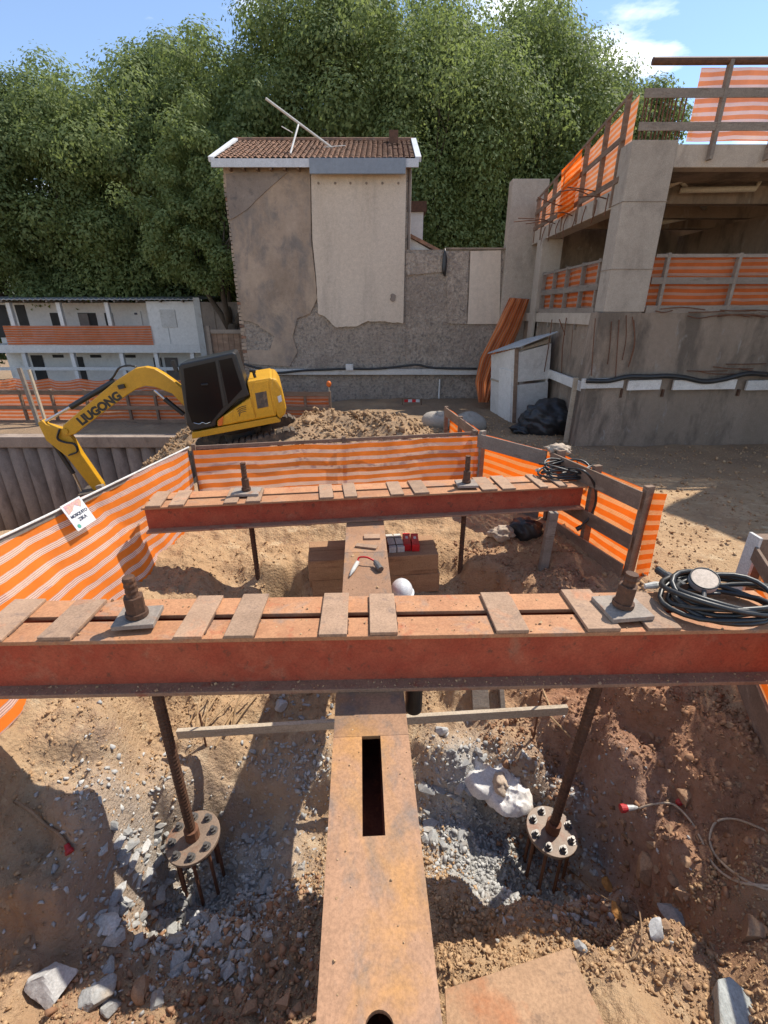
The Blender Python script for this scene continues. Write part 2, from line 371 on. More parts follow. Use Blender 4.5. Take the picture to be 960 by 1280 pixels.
def leaf_mat(name, dark, mid, light):
    t = NT(name); g = t.node('NewGeometry')
    c = t.ramp(g.outputs['Random Per Island'], (0, dark), (.6, mid), (1, light))
    dif = t.node('BsdfPrincipled'); dif.inputs['Roughness'].default_value = .7; dif.inputs['Specular IOR Level'].default_value = .2
    t.l.new(c, dif.inputs['Base Color'])
    tr = t.node('BsdfTranslucent'); t.l.new(t.mix(.5, c, (.28, .35, .08)), tr.inputs[0])
    ms = t.node('MixShader'); ms.inputs[0].default_value = .45
    t.l.new(dif.outputs[0], ms.inputs[1]); t.l.new(tr.outputs[0], ms.inputs[2]); t.l.new(ms.outputs[0], t.out.inputs[0])
    MATS[name] = t.m
leaf_mat('leaf_a', (.135, .175, .07), (.18, .225, .09), (.225, .265, .11))
leaf_mat('leaf_b', (.155, .20, .075), (.205, .25, .095), (.255, .295, .12))
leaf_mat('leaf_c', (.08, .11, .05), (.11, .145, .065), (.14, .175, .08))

# ground: soil colour zones come in as a vertex colour (red = red soil, green = grey cement dust, blue = darker brown)
t = NT('soil'); co = t.coords('pos')
zone = t.node('VertexColor'); zone.layer_name = 'zone'
zs = t.node('SeparateColor'); t.l.new(zone.outputs[0], zs.inputs[0])
n1 = t.noise(co, 2.2, 7, .65); n2 = t.noise(co, 14, 6, .7); n3 = t.noise(co, .5, 4)
c = t.ramp(n1, (.3, (.40, .255, .14)), (.7, (.53, .365, .215)))
c = t.mix(t.mask(n2, .52, .72), c, (.31, .185, .105))
c = t.mix(t.mask(t.noise(co, 5, 5, .7, .4), .56, .66), c, (.55, .405, .25))
c = t.mix(t.mask(t.noise(co, 3.1, 5, .7, .4), .57, .68), c, (.34, .215, .13))
c = t.mix(t.mask(n3, .5, .66), c, (.43, .275, .155))
red = t.ramp(n2, (.3, (.28, .135, .075)), (.7, (.39, .215, .13)))
c = t.mix(zs.outputs[0], c, red)
gr = t.ramp(n2, (.3, (.36, .345, .315)), (.7, (.50, .485, .45)))
c = t.mix(zs.outputs[1], c, gr)
br = t.ramp(n2, (.3, (.20, .135, .085)), (.7, (.29, .205, .135)))
c = t.mix(zs.outputs[2], c, br)
t.color(c, .96, 0, .1)
vo = t.node('TexVoronoi'); vo.inputs['Scale'].default_value = 34; vo.inputs['Randomness'].default_value = 1; t.l.new(co, vo.inputs['Vector'])
bsum = t.math('ADD', t.noise(co, 26, 6, .7), t.math('MULTIPLY', t.noise(co, 90, 4, .7), .5))
bsum = t.math('SUBTRACT', bsum, t.math('MULTIPLY', vo.outputs['Distance'], .4))
t.bump(bsum, .9, .03)
MATS['soil'] = t.m

# ------------------------------------------------------------------ mesh building helpers
V = Vector
class MB:
    def __init__(s): s.v = []; s.f = []; s.uv = None
    def add(s, vs, fs):
        o = len(s.v); s.v += [tuple(p) for p in vs]; s.f += [tuple(o + i for i in f) for f in fs]
    def hexa(s, p):            # 8 points: bottom 4 ccw, top 4 ccw
        s.add(p, [(3, 2, 1, 0), (4, 5, 6, 7), (0, 1, 5, 4), (1, 2, 6, 5), (2, 3, 7, 6), (3, 0, 4, 7)])
    def box(s, x0, x1, y0, y1, z0, z1):
        s.hexa([(x0, y0, z0), (x1, y0, z0), (x1, y1, z0), (x0, y1, z0), (x0, y0, z1), (x1, y0, z1), (x1, y1, z1), (x0, y1, z1)])
    def bar(s, p, q, w, h, up=(0, 0, 1)):   # w across, h along up
        p = V(p); q = V(q); d = (q - p).normalized(); up = V(up)
        side = d.cross(up)
        if side.length < 1e-4: side = d.cross(V((1, 0, 0)))
        side.normalize(); u2 = side.cross(d).normalized()
        a = side * w / 2; b = u2 * h / 2
        s.hexa([p - a - b, p + a - b, q + a - b, q - a - b, p - a + b, p + a + b, q + a + b, q - a + b])
    def tube(s, pts, r, n=8, cap=True):
        pts = [V(p) for p in pts]; m = len(pts)
        rs = r if isinstance(r, (list, tuple)) else [r] * m
        t0 = (pts[1] - pts[0]).normalized()
        nrm = t0.orthogonal().normalized(); rings = []
        for i, p in enumerate(pts):
            t = (pts[min(i + 1, m - 1)] - pts[max(i - 1, 0)]).normalized()
            nrm = (nrm - t * nrm.dot(t))
            nrm = nrm.normalized() if nrm.length > 1e-6 else t.orthogonal().normalized()
            bn = t.cross(nrm)
            rings.append([p + (nrm * math.cos(2 * math.pi * k / n) + bn * math.sin(2 * math.pi * k / n)) * rs[i] for k in range(n)])
        vs = [q for rg in rings for q in rg]
        fs = [(i * n + k, i * n + (k + 1) % n, (i + 1) * n + (k + 1) % n, (i + 1) * n + k) for i in range(m - 1) for k in range(n)]
        if cap: fs += [tuple(range(n - 1, -1, -1)), tuple((m - 1) * n + k for k in range(n))]
        s.add(vs, fs)
    def cyl(s, p, q, r, n=16): s.tube([p, q], r, n)
    def prism(s, poly, off):    # planar polygon (3-D points) pushed along off
        n = len(poly); off = V(off); poly = [V(p) for p in poly]
        s.add(poly + [p + off for p in poly], [tuple(range(n - 1, -1, -1)), tuple(range(n, 2 * n))] + [(i, (i + 1) % n, n + (i + 1) % n, n + i) for i in range(n)])
    def build(s, name, mat, parent=None, smooth=False, bevel=0, local=False, fix=True):
        vs = np.array(s.v, float); org = V((0, 0, 0))
        if parent is not None and not local:
            vs = vs - np.array(root_loc(parent))
        if parent is None:
            org = V(((vs[:, 0].min() + vs[:, 0].max()) / 2, (vs[:, 1].min() + vs[:, 1].max()) / 2, vs[:, 2].min()))
            vs = vs - np.array(org)
        me = bpy.data.meshes.new(name)
        me.from_pydata(vs.tolist(), [], s.f)
        if fix:
            bm = bmesh.new(); bm.from_mesh(me); bmesh.ops.recalc_face_normals(bm, faces=bm.faces); bm.to_mesh(me); bm.free()
        if s.uv is not None:
            ul = me.uv_layers.new(name='UVMap'); arr = np.array(s.uv, float)
            li = np.empty(len(me.loops), int); me.loops.foreach_get('vertex_index', li)
            ul.data.foreach_set('uv', arr[li].ravel())
        if smooth: me.polygons.foreach_set('use_smooth', [True] * len(me.polygons))
        me.materials.append(MATS[mat])
        o = bpy.data.objects.new(name, me); COL.objects.link(o)
        o.location = org
        if parent is not None: o.parent = parent
        if bevel:
            b = o.modifiers.new('bevel', 'BEVEL'); b.width = bevel; b.segments = 2; b.limit_method = 'ANGLE'; b.angle_limit = R(40)
        return o
def root_loc(o):
    l = V((0, 0, 0))
    while o is not None: l = l + o.location; o = o.parent
    return l
def tag(o, label, cat, group=None, kind=None):
    o['label'] = label; o['category'] = cat; o['kind'] = 'thing'
    if group: o['group'] = group
    if kind: o['kind'] = kind
    return o
def struct(o, label=None):
    o['kind'] = 'structure'
    if label: o['label'] = label
    return o
def thing(name, label, cat, loc, group=None, rot=(0, 0, 0)):
    o = bpy.data.objects.new(name, None); COL.objects.link(o); o.empty_display_size = .2
    o.location = loc; o.rotation_euler = rot
    return tag(o, label, cat, group)
def boxp(name, mat, parent, x0, x1, y0, y1, z0, z1, bevel=0):
    m = MB(); m.box(x0, x1, y0, y1, z0, z1); return m.build(name, mat, parent, bevel=bevel)
def barp(name, mat, parent, p, q, w, h, up=(0, 0, 1), bevel=0):
    m = MB(); m.bar(p, q, w, h, up); return m.build(name, mat, parent, bevel=bevel)
def smoothpath(pts, n=8):      # Catmull-Rom
    pts = [V(p) for p in pts]; P = [pts[0] * 2 - pts[1]] + pts + [pts[-1] * 2 - pts[-2]]; out = []
    for i in range(1, len(P) - 2):
        for k in range(n):
            t = k / n
            out.append(.5 * ((2 * P[i]) + (-P[i-1] + P[i+1]) * t + (2*P[i-1] - 5*P[i] + 4*P[i+1] - P[i+2]) * t*t + (-P[i-1] + 3*P[i] - 3*P[i+1] + P[i+2]) * t**3))
    out.append(pts[-1]); return out

# ------------------------------------------------------------------ ground
def axis(*segs):
    out = [segs[0][0]]
    for a, b, st in segs:
        n = max(1, int(round((b - a) / st))); out += list(a + (b - a) * (np.arange(n) + 1) / n)
    return np.array(out)
gx = axis((-400, -100, 50), (-100, -30, 7), (-30, -12, .8), (-12, -3, .09), (-3, 3.1, .021), (3.1, 8, .12), (8, 30, 1), (30, 100, 7), (100, 400, 50))
gy = axis((-60, -4, 4), (-4, .3, .2), (.3, 6.9, .021), (6.9, 13.2, .065), (13.2, 17, .15), (17, 40, .9), (40, 120, 8), (120, 600, 60))
X, Y = np.meshgrid(gx, gy)
Z = ground(X.ravel(), Y.ravel()).reshape(X.shape)
nx, ny = len(gx), len(gy)
me = bpy.data.meshes.new('ground')
idx = np.arange(nx * ny).reshape(ny, nx)
quads = np.stack([idx[:-1, :-1], idx[:-1, 1:], idx[1:, 1:], idx[1:, :-1]], -1).reshape(-1, 4)
me.vertices.add(nx * ny); me.vertices.foreach_set('co', np.stack([X, Y, Z], -1).ravel())
me.loops.add(quads.size); me.loops.foreach_set('vertex_index', quads.ravel())
me.polygons.add(len(quads)); me.polygons.foreach_set('loop_start', np.arange(len(quads)) * 4)
me.polygons.foreach_set('use_smooth', np.ones(len(quads), bool))
me.update()
def gauss(cx, cy, rx, ry): return np.exp(-(((X - cx) / rx) ** 2 + ((Y - cy) / ry) ** 2))
wob = .7 + .6 * fbm(X * 1.7, Y * 1.7, 71, 4)
zr = np.clip(wob * (1.5 * gauss(2.15, 2.5, .75, 1.3) + 1.2 * gauss(1.8, 4.4, .9, 1.2) + .6 * gauss(-1.8, 1.6, .6, .8)), 0, 1)
zg = np.clip(wob * (1.5 * gauss(-1.4, 2.2, .65, .5) + 1.6 * gauss(1.05, 2.35, .6, .5) + .9 * gauss(.65, 2.7, .35, .45) + .5 * gauss(-.75, 2.95, .35, .2)), 0, 1)
zb = np.clip(wob * (.9 * sstep(-2.9, -3.4, X) * sstep(6.0, 8.0, Y) + .9 * sstep(7.2, 9.0, Y) * sstep(.6, 1.8, X) + .7 * gauss(-.9, 1.6, .7, .5) + 1.0 * sstep(12, 13, Y) + .8 * gauss(-.8, 10.6, 2.6, 1.8)), 0, .9)
ca = me.color_attributes.new('zone', 'FLOAT_COLOR', 'POINT')
ca.data.foreach_set('color', np.stack([zr, zg, zb, np.ones_like(zr)], -1).ravel().astype(np.float32))
me.materials.append(MATS['soil'])
go = bpy.data.objects.new('ground', me); COL.objects.link(go); struct(go, 'bare ochre and red soil of the building site')

# ------------------------------------------------------------------ loose soil and stones
def hull_rock(n, sq, seed, rough=.25):
    r = np.random.default_rng(seed); bm = bmesh.new()
    for i in range(n):
        p = r.normal(size=3); p /= np.linalg.norm(p)
        p *= 1 - rough * r.random()
        bm.verts.new((p[0] * sq[0], p[1] * sq[1], p[2] * sq[2]))
    bmesh.ops.convex_hull(bm, input=bm.verts)
    for vv in [vv for vv in bm.verts if not vv.link_faces]: bm.verts.remove(vv)
    bm.verts.index_update()
    vs = np.array([vv.co[:] for vv in bm.verts]); fs = [[vv.index for vv in f.verts] for f in bm.faces]
    bm.free(); return vs, np.array(fs)
CLODS = [hull_rock(8, (1, .8, .75), s, .5) for s in range(16)]
SHARDS = [hull_rock(13, (1, .75, .52), 50 + s, .3) for s in range(10)]
ROCKS = [hull_rock(14, (1, .8, .65), 90 + s, .35) for s in range(10)]
def scatter(name, label, cat, mat, shapes, pts, sizes, sink=.25):
    VV = []; FF = []; o = 0
    order = rng.integers(0, len(shapes), len(pts))
    for i, (x, y) in enumerate(pts):
        vs, fs = shapes[order[i]]
        q = np.array(Quaternion(rng.normal(size=4)).normalized().to_matrix()) if sink > .1 else np.eye(3)
        VV.append(vs @ q.T * sizes[i] + (x, y, 0)); FF.append(fs + o); o += len(vs)
    zz = ground(pts[:, 0], pts[:, 1])
    k = 0
    for i in range(len(pts)):
        n = len(VV[i]); VV[i][:, 2] += zz[i] + sizes[i] * (.5 - sink)
    VV = np.concatenate(VV); FF = np.concatenate(FF)
    me = bpy.data.meshes.new(name)
    me.vertices.add(len(VV)); me.vertices.foreach_set('co', VV.ravel())
    me.loops.add(FF.size); me.loops.foreach_set('vertex_index', FF.ravel())
    me.polygons.add(len(FF)); me.polygons.foreach_set('loop_start', np.arange(len(FF)) * 3); me.update()
    me.validate()
    me.materials.append(MATS[mat]); ob = bpy.data.objects.new(name, me); COL.objects.link(ob)
    return tag(ob, label, cat, kind='stuff')
def cloud(n, cx, cy, sx, sy): return np.stack([rng.normal(cx, sx, n), rng.normal(cy, sy, n)], -1)
def rect(n, x0, x1, y0, y1): return np.stack([rng.uniform(x0, x1, n), rng.uniform(y0, y1, n)], -1)
def lnsize(n, med, sg, mx): return np.minimum(np.exp(rng.normal(math.log(med), sg, n)), mx)
def clear_of(p):               # keep loose stones off the steel and timber
    k = ~((np.abs(p[:, 0] + .08) < .27) & (p[:, 1] < 1.6)) & ~((np.abs(p[:, 0] - .95) < .42) & (p[:, 1] < 1.2) & (p[:, 0] > .4))
    return p[k]
p = clear_of(np.concatenate([rect(14000, .2, 2.9, .7, 1.8), rect(3200, -2.6, -.3, .8, 2.2), rect(5000, -2.5, .9, 3.0, 5.6), cloud(2600, .38, 2.1, .16, .5), cloud(1800, -.45, 2.2, .12, .55), rect(1800, -2.6, -1.6, 2.2, 3.6), rect(1500, 1.4, 4.2, 3.6, 7.5)]))
scatter('soil_clods', 'crumbly ochre soil clods strewn over the pit banks', 'soil clods', 'clod_ochre', CLODS, p, lnsize(len(p), .009, .6, .034))
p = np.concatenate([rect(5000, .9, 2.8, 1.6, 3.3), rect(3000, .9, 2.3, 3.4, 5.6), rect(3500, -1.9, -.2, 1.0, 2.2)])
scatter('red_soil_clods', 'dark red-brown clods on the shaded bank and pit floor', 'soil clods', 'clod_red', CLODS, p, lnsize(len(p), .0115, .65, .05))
p = np.concatenate([cloud(2600, -1.4, 2.15, .34, .3), cloud(2600, 1.05, 2.4, .32, .28), cloud(260, .62, 2.75, .14, .2), cloud(350, -.7, 2.95, .25, .14), cloud(260, -1.0, 1.75, .3, .2)])
scatter('concrete_gravel', 'fine grey crushed concrete around the two anchor plates', 'gravel', 'clod_grey', SHARDS, p, lnsize(len(p), .017, .5, .04))
pr = rect(9000, -8.5, 1.4, 8.2, 12.6)
hx, hy = pr[:, 0], pr[:, 1]
keep = (np.exp(-((hx + .9) / 1.7) ** 2 - ((hy - 10.6) / 1.3) ** 2) + np.exp(-((hx - .35) / .9) ** 2 - ((hy - 9.6) / .9) ** 2) + .8 * ((hx < -4.3) & (hx > -8)) + .12) > rng.random(len(pr))
keep &= ~((hx < -1.9) & (hx > -4.6) & (hy > 9.4) & (hy < 11.4))
pr = pr[keep]
scatter('spoil_heap_clods', 'loose brown earth lumps of the spoil heap around the digger', 'spoil heap', 'clod_heap', CLODS, pr, lnsize(len(pr), .042, .5, .15))
p = np.concatenate([rect(4500, 2.4, 9, 4.0, 9.9), rect(2000, 1.4, 4.2, 7.0, 13)])
scatter('yard_pebbles', 'small pebbles and crumbs on the trodden yard', 'pebbles', 'clod_ochre', CLODS, p, lnsize(len(p), .016, .6, .07))

def make_variants(shapes, mat, name):
    out = []
    for vs, fs in shapes:
        me = bpy.data.meshes.new(name); me.from_pydata(vs.tolist(), [], fs.tolist()); me.materials.append(MATS[mat]); out.append(me)
    return out
GREY = make_variants(SHARDS, 'concrete_chunk', 'concrete_shard')
PALE = make_variants(SHARDS, 'white_stone', 'pale_stone')
BROWN = make_variants(ROCKS, 'brown_stone', 'brown_stone')
def stone(name, label, cat, meshes, loc, size, group=None, flat=1.0, rot=None):
    o = bpy.data.objects.new(name, random.choice(meshes)); COL.objects.link(o)
    o.location = loc; o.scale = (size, size * random.uniform(.8, 1.1), size * flat * random.uniform(.8, 1.1))
    o.rotation_euler = rot or (random.uniform(-.35, .35), random.uniform(-.35, .35), random.uniform(0, 6.28))
    return tag(o, label, cat, group)
def shards(n, u0, u1, v0, v1, s0, s1, label, group, meshes=GREY, name='concrete_shard', cat='concrete shard', test=None):
    k = 0; tries = 0
    while k < n and tries < n * 30:
        tries += 1
        u = random.uniform(u0, u1); v = random.uniform(v0, v1)
        if test and not test(u, v): continue
        q = hit(u, v)
        sz = random.uniform(s0, s1) * (.7 if random.random() < .5 else 1)
        stone(name, label, cat, meshes, (q.x, q.y, q.z + sz * .12), sz, group); k += 1
L1 = 'grey concrete shard in the rubble round the anchor plate without a sack'
L2 = 'grey concrete shard in the rubble between the girder and the white sack'
def leftrub(u, v): return abs(u - 235 - (v - 1080) * -.12) < 110 and not (215 < u < 285 and v < 1075)
shards(100, 135, 350, 1030, 1225, .045, .1, L1, 'concrete shards round the anchor plate without a sack', test=leftrub)
shards(28, 125, 215, 1050, 1165, .06, .12, L1, 'concrete shards round the anchor plate without a sack', PALE)
shards(38, 525, 605, 935, 1060, .05, .11, L2, 'concrete shards beside the girder')
shards(26, 560, 680, 1030, 1110, .03, .06, 'grey concrete shard on the dusty floor below the white sack', 'concrete shards below the white sack')
shards(26, 300, 400, 930, 1110, .025, .05, 'small grey stone in the shade strip beside the long girder', 'stones in the shade of the girder')
shards(22, 330, 420, 868, 900, .03, .06, 'grey rubble lump behind the batten beside the long girder', 'rubble lumps behind the batten')
shards(14, 700, 770, 1080, 1190, .03, .06, 'broken grey stone in the hollow beyond the plywood sheet', 'stones in the hollow')
shards(40, 740, 860, 1030, 1170, .03, .075, 'red-brown stone in the shaded hollow below the cable plugs', 'brown stones in the hollow', BROWN, 'brown_stone', 'stone')
shards(34, 560, 900, 1130, 1260, .018, .036, 'dry ochre clod on the sunlit bank round the plywood sheet', 'large clods on the near bank', BROWN, 'soil_clod', 'clod', test=lambda u, v: not (540 < u < 770 and v > 1170) and u > 560)
shards(24, 650, 730, 880, 990, .02, .05, 'brown stone on the sunlit slope behind the white sack', 'stones on the slope behind the sack', BROWN, 'brown_stone', 'stone')
shards(26, 770, 950, 880, 1010, .02, .05, 'brown stone on the red bank under the hose coil', 'stones on the red bank', BROWN, 'brown_stone', 'stone')
shards(24, 270, 400, 1150, 1275, .03, .07, 'red-brown stone in the beam shadow beside the long girder', 'brown stones in the beam shadow', BROWN, 'brown_stone', 'stone', test=lambda u, v: u < 385)
def cut_rock(seed, cuts=9, flat=.7):
    """boulder-like chunk: a ball trimmed by random planes, then roughened"""
    r = np.random.default_rng(seed); bm = bmesh.new(); bmesh.ops.create_icosphere(bm, subdivisions=4, radius=1)
    P = np.array([v_.co[:] for v_ in bm.verts])
    for k in range(cuts):
        n_ = r.normal(size=3); n_ /= np.linalg.norm(n_); lim = r.uniform(.45, .8)
        d_ = P @ n_; P = P - np.outer(np.maximum(d_ - lim, 0), n_)
    P = P * (1, .8, flat)
    P = P * (1 + .05 * fbm(P[:, 0] * 3 + seed + P[:, 2] * 2, P[:, 1] * 3 - P[:, 2], seed, 3) + .025 * fbm(P[:, 0] * 9 + P[:, 2] * 5, P[:, 1] * 9 + seed, seed + 2, 3))[:, None]
    for v_, p_ in zip(bm.verts, P): v_.co = p_
    me = bpy.data.meshes.new('rock'); bm.to_mesh(me); bm.free()
    return me
BIG = {}
for nm_, mt_ in (('pale', 'white_stone'), ('grey', 'concrete_chunk'), ('brown', 'brown_stone')):
    BIG[nm_] = []
    for k in range(3):
        me_ = cut_rock(hash(nm_) % 7 + 40 * k + len(nm_)) if False else cut_rock({'pale': 1, 'grey': 2, 'brown': 3}[nm_] * 17 + 5 * k); me_.materials.append(MATS[mt_]); BIG[nm_].append(me_)
def solo(u, v, size, label, meshes, name='pale_stone', cat='stone', flat=1, dz=.3, rot=None):
    q = hit(u, v); return stone(name, label, cat, meshes, (q.x, q.y, q.z + size * dz), size, None, flat, rot)
solo(68, 1236, .15, 'large pale angular rock lying alone at the foot of the bank', BIG['pale'], flat=1.5)
solo(125, 1246, .13, 'long grey slab leaning beside the large pale rock', BIG['grey'], 'stone_slab', flat=.6, rot=(.3, .5, 1.2))
solo(140, 1262, .075, 'small grey stone tucked against the long grey slab', BIG['grey'])
solo(197, 1255, .07, 'grey stone lump beyond the slab in the beam shadow', BIG['grey'])
solo(178, 1240, .08, 'brick-red stone between grey slab and girder', BIG['brown'], 'red_stone')
solo(805, 1090, .11, 'round brown boulder in the hollow below the cable plugs', BIG['brown'], 'brown_boulder', flat=1.2)
solo(855, 1000, .08, 'pale brown rock on the red bank above the plugs', BIG['brown'], 'brown_rock')
solo(820, 1165, .08, 'pale triangular stone standing upright in the shaded hollow', BIG['pale'], 'pale_stone', flat=.5, rot=(1.0, .2, .4))
solo(842, 1150, .12, 'flat grey stone behind the pale triangular stone', BIG['grey'], 'grey_stone', flat=.8)
solo(938, 1170, .1, 'big brown rock embedded in the red bank', BIG['brown'], 'brown_boulder')
solo(390, 860, .13, 'ochre lump of rubble beside girder under the front beam', BIG['pale'], 'ochre_lump')
solo(350, 885, .09, 'pale rubble lump behind the batten near the sticks', BIG['pale'], 'rubble_lump')
solo(550, 915, .055, 'small upright pale stone below the batten', BIG['pale'], 'pale_stone', flat=2, rot=(.2, 1.3, 0))
for u, v, sz, lb in ((757, 1108, .085, 'rust-orange clay lump next to the anchor plate rubble'), (769, 1142, .07, 'yellow-orange clay lump just below the rust-orange one')):
    vs, fs = ROCKS[3]; m = MB(); m.add((vs * (.45, 1.15, .5) * sz * 1.25 + np.array(hit(u, v)) + (0, 0, sz * .25)).tolist(), fs.tolist())
    tag(m.build('clay_lump', 'orange_stone'), lb, 'clay lump')
for (u, v, s, lb) in ((548, 516, .42, 'rounded grey boulder beside the short netting fence'), (588, 517, .46, 'rounded grey boulder between netting fence and tool shed')):
    q = on(u, v, .0); q = at(u, v, 11.3 if u < 560 else 11.6)
    bm = bmesh.new(); bmesh.ops.create_icosphere(bm, subdivisions=3, radius=1)
    for vv in bm.verts:
        c = vv.co; f = 1 + .16 * float(fbm(np.array([c.x * 1.4 + u]), np.array([c.y * 1.4 + c.z]), 5, 3)[0]); vv.co = (c.x * f * s * .95, c.y * f * s * .7, c.z * f * s * .6)
    me = bpy.data.meshes.new('boulder'); bm.to_mesh(me); bm.free(); me.materials.append(MATS['boulder'])
    me.polygons.foreach_set('use_smooth', [True] * len(me.polygons))
    o = bpy.data.objects.new('boulder', me); COL.objects.link(o); o.location = (q.x, q.y, gz(q.x, q.y) + s * .28); tag(o, lb, 'boulder')

# ------------------------------------------------------------------ steel reaction frame
def twin_beam(name, label, pL, pR, ztop, H, W, gap, tf, straps, strap_w, ext=(0, 0)):
    """two I-sections side by side, tied with welded straps; pL-pR is the front top edge"""
    a = V((pL.x, pL.y, 0)); b = V((pR.x, pR.y, 0)); d = (b - a).normalized(); n = V((-d.y, d.x, 0))
    a = a - d * ext[0]; b = b + d * ext[1]
    rt = thing(name, label, 'steel beam', ((a + b) / 2 + n * W / 2 + V((0, 0, ztop - H))))
    fw = (W - gap) / 2
    def slab(nm, mat, n0, n1, z0, z1, s=a, e=b, bev=.004):
        m = MB(); m.hexa([s + n * n0 + V((0, 0, z0)), e + n * n0 + V((0, 0, z0)), e + n * n1 + V((0, 0, z0)), s + n * n1 + V((0, 0, z0)),
                          s + n * n0 + V((0, 0, z1)), e + n * n0 + V((0, 0, z1)), e + n * n1 + V((0, 0, z1)), s + n * n1 + V((0, 0, z1))])
        return m.build(nm, mat, rt, bevel=bev)
    for n0 in (0, fw + gap):
        slab('top_flange', 'plate_top', n0, n0 + fw, ztop - tf, ztop)
        slab('web', 'web_red', n0 + fw / 2 - .008, n0 + fw / 2 + .008, ztop - H + tf, ztop - tf, bev=0)
        slab('bottom_flange', 'flange_dust', n0, n0 + fw, ztop - H, ztop - H + tf)
    for (s0, wv, sk, ov) in straps:
        c = a + d * s0; hw = d * wv / 2; m = MB(); th = strap_w * random.uniform(.8, 1.1); sh = d * sk
        lo = -ov; hi = W + random.uniform(-.03, .012)
        q = [c - hw + n * lo, c + hw + n * lo, c + hw + n * hi + sh, c - hw + n * hi + sh]
        m.hexa([p + V((0, 0, ztop + .0015)) for p in q] + [p + V((0, 0, ztop + th)) for p in q])
        bp = m.build('batten_plate', 'strap_steel', rt, bevel=.004)
        for e0_, e1_ in ((q[0], q[3]), (q[1], q[2])):
            L_ = (e1_ - e0_).length; pts = []; rr = []; k0 = random.uniform(.0, .15); k1 = random.uniform(.35, .95)
            for k in range(14):
                f = k0 + (k1 - k0) * k / 13; pts.append(e0_.lerp(e1_, f) + V((random.uniform(-.002, .002), 0, ztop + .004))); rr.append(random.uniform(.004, .0085))
            wb = MB(); wb.tube(pts, rr, 6); wo = wb.build('weld_bead', 'dark_rust', rt, smooth=True)
    # a few stiffener plates on the near web
    L = (b - a).length
    return rt, a, d, n
ZT = .95
fL, fR = on(0, 803, ZT), on(960, 787, ZT)
fd = (fR - fL).normalized()
def along(u, v, A, d, z): return (on(u, v, z) - A).dot(V((d.x, d.y, 0)))
fA = V((fL.x, fL.y, 0)) - fd * .22
st = []
for u, w in ((-12, .2), (72, .19), (236, .165), (299, .17), (416, .165), (480, .165), (643, .195), (760, .2), (838, .2)):
    st.append((along(u, 797, fA, fd, ZT), w, random.uniform(-.012, .012), random.uniform(-.004, .006)))
front_beam, fA, fdv, fn = twin_beam('reaction_beam', 'large red steel twin beam spanning the pit, hose coil on its end', fL, fR, ZT, .43, .425, .055, .028, st, .026, (.22, .24))
bL, bR = on(183, 668, .522), on(730, 637, .522)
bt = .522 + .30
bd = (bR - bL).normalized()
st = [(along(u, v, V((bL.x, bL.y, 0)), bd, .522), w, random.uniform(-.01, .01), 0) for u, v, w in
      ((198, 667, .15), (226, 666, .15), (292, 663, .14), (320, 661, .15), (410, 656, .15), (440, 654, .14), (497, 651, .15), (527, 649, .17), (610, 644, .18), (634, 643, .16), (676, 640, .1), (700, 639, .1))]
back_beam, bA, bdv, bn = twin_beam('reaction_beam', 'smaller red steel twin beam before the back netting fence', bL, bR, bt, .30, .45, .05, .022, st, .022)

# long girder under both beams
GT = .519
l0, l1, r0, r1 = on(395, 1280, GT), on(433, 655, GT), on(553, 1280, GT), on(480, 655, GT)
c0 = (l0 + r0) / 2; c1 = (l1 + r1) / 2
gd = (c1 - c0); gd.z = 0; gd.normalize(); gn = V((gd.y, -gd.x, 0))     # gn points right
GW = ((r0 - l0).length + (r1 - l1).length) / 2
org = c0 - gd * .55; org.z = 0
def G(s, o, z): return org + gd * s + gn * o + V((0, 0, z))
def gs(u, v): return (on(u, v, GT) - org).dot(gd)
girder = thing('girder', 'long rust-brown steel girder with a slotted top running under both beams', 'steel girder', G(2.4, 0, .09))
gl = (bA + bn * .5 - org).dot(gd) + .55
s0_, s1_ = gs(467, 1045), gs(467, 920)
sw = .052
def gslab(nm, mat, s0, s1, o0, o1, z0, z1, bev=.003):
    m = MB(); m.hexa([G(s0, o0, z0), G(s0, o1, z0), G(s1, o1, z0), G(s1, o0, z0), G(s0, o0, z1), G(s0, o1, z1), G(s1, o1, z1), G(s1, o0, z1)])
    return m.build(nm, mat, girder, bevel=bev)
tf = .026
hs = gs(475, 1272)
for sg in (-1, 1):
    o0, o1 = (sw, GW / 2) if sg > 0 else (-GW / 2, -sw)
    gslab('top_plate', 'girder_top', s0_, s1_, o0, o1, GT - tf, GT, 0)
    oc = (o0 + o1) / 2
    gslab('web', 'web_red', 0, gl, oc - .008, oc + .008, .09 + tf, GT - tf, 0)
    gslab('bottom_flange', 'flange_dust', 0, gl, o0, o1, .09, .09 + tf)
hr = .05
def holed(s0, s1, at0, at1):   # whole-width plate with a round-ended bite at one end
    hw = GW / 2; pts = [(s0, -hw)]
    if at0: pts += [(s0, -hr)] + [(s0 + hr * math.sin(math.pi * k / 12), -hr * math.cos(math.pi * k / 12)) for k in range(1, 12)] + [(s0, hr)]
    pts += [(s0, hw), (s1, hw)]
    if at1: pts += [(s1, hr)] + [(s1 - hr * math.sin(math.pi * k / 12), hr * math.cos(math.pi * k / 12)) for k in range(1, 12)] + [(s1, -hr)]
    pts += [(s1, -hw)]
    m = MB(); m.prism([G(s, o, GT - tf) for s, o in pts], (0, 0, tf)); m.build('top_plate', 'girder_top', girder)
holed(0, hs - .03, False, True)
holed(hs - .03, s0_, True, False)
gslab('soffit_plate', 'dark_rust', hs - .4, s0_ - .06, -sw, sw, .09, .09 + tf, 0)
gslab('soffit_plate', 'dark_rust', s0_ + .13, gl, -sw, sw, .09, .09 + tf, 0)
cuts = [s1_, gs(467, 742), gs(467, 690), gl]
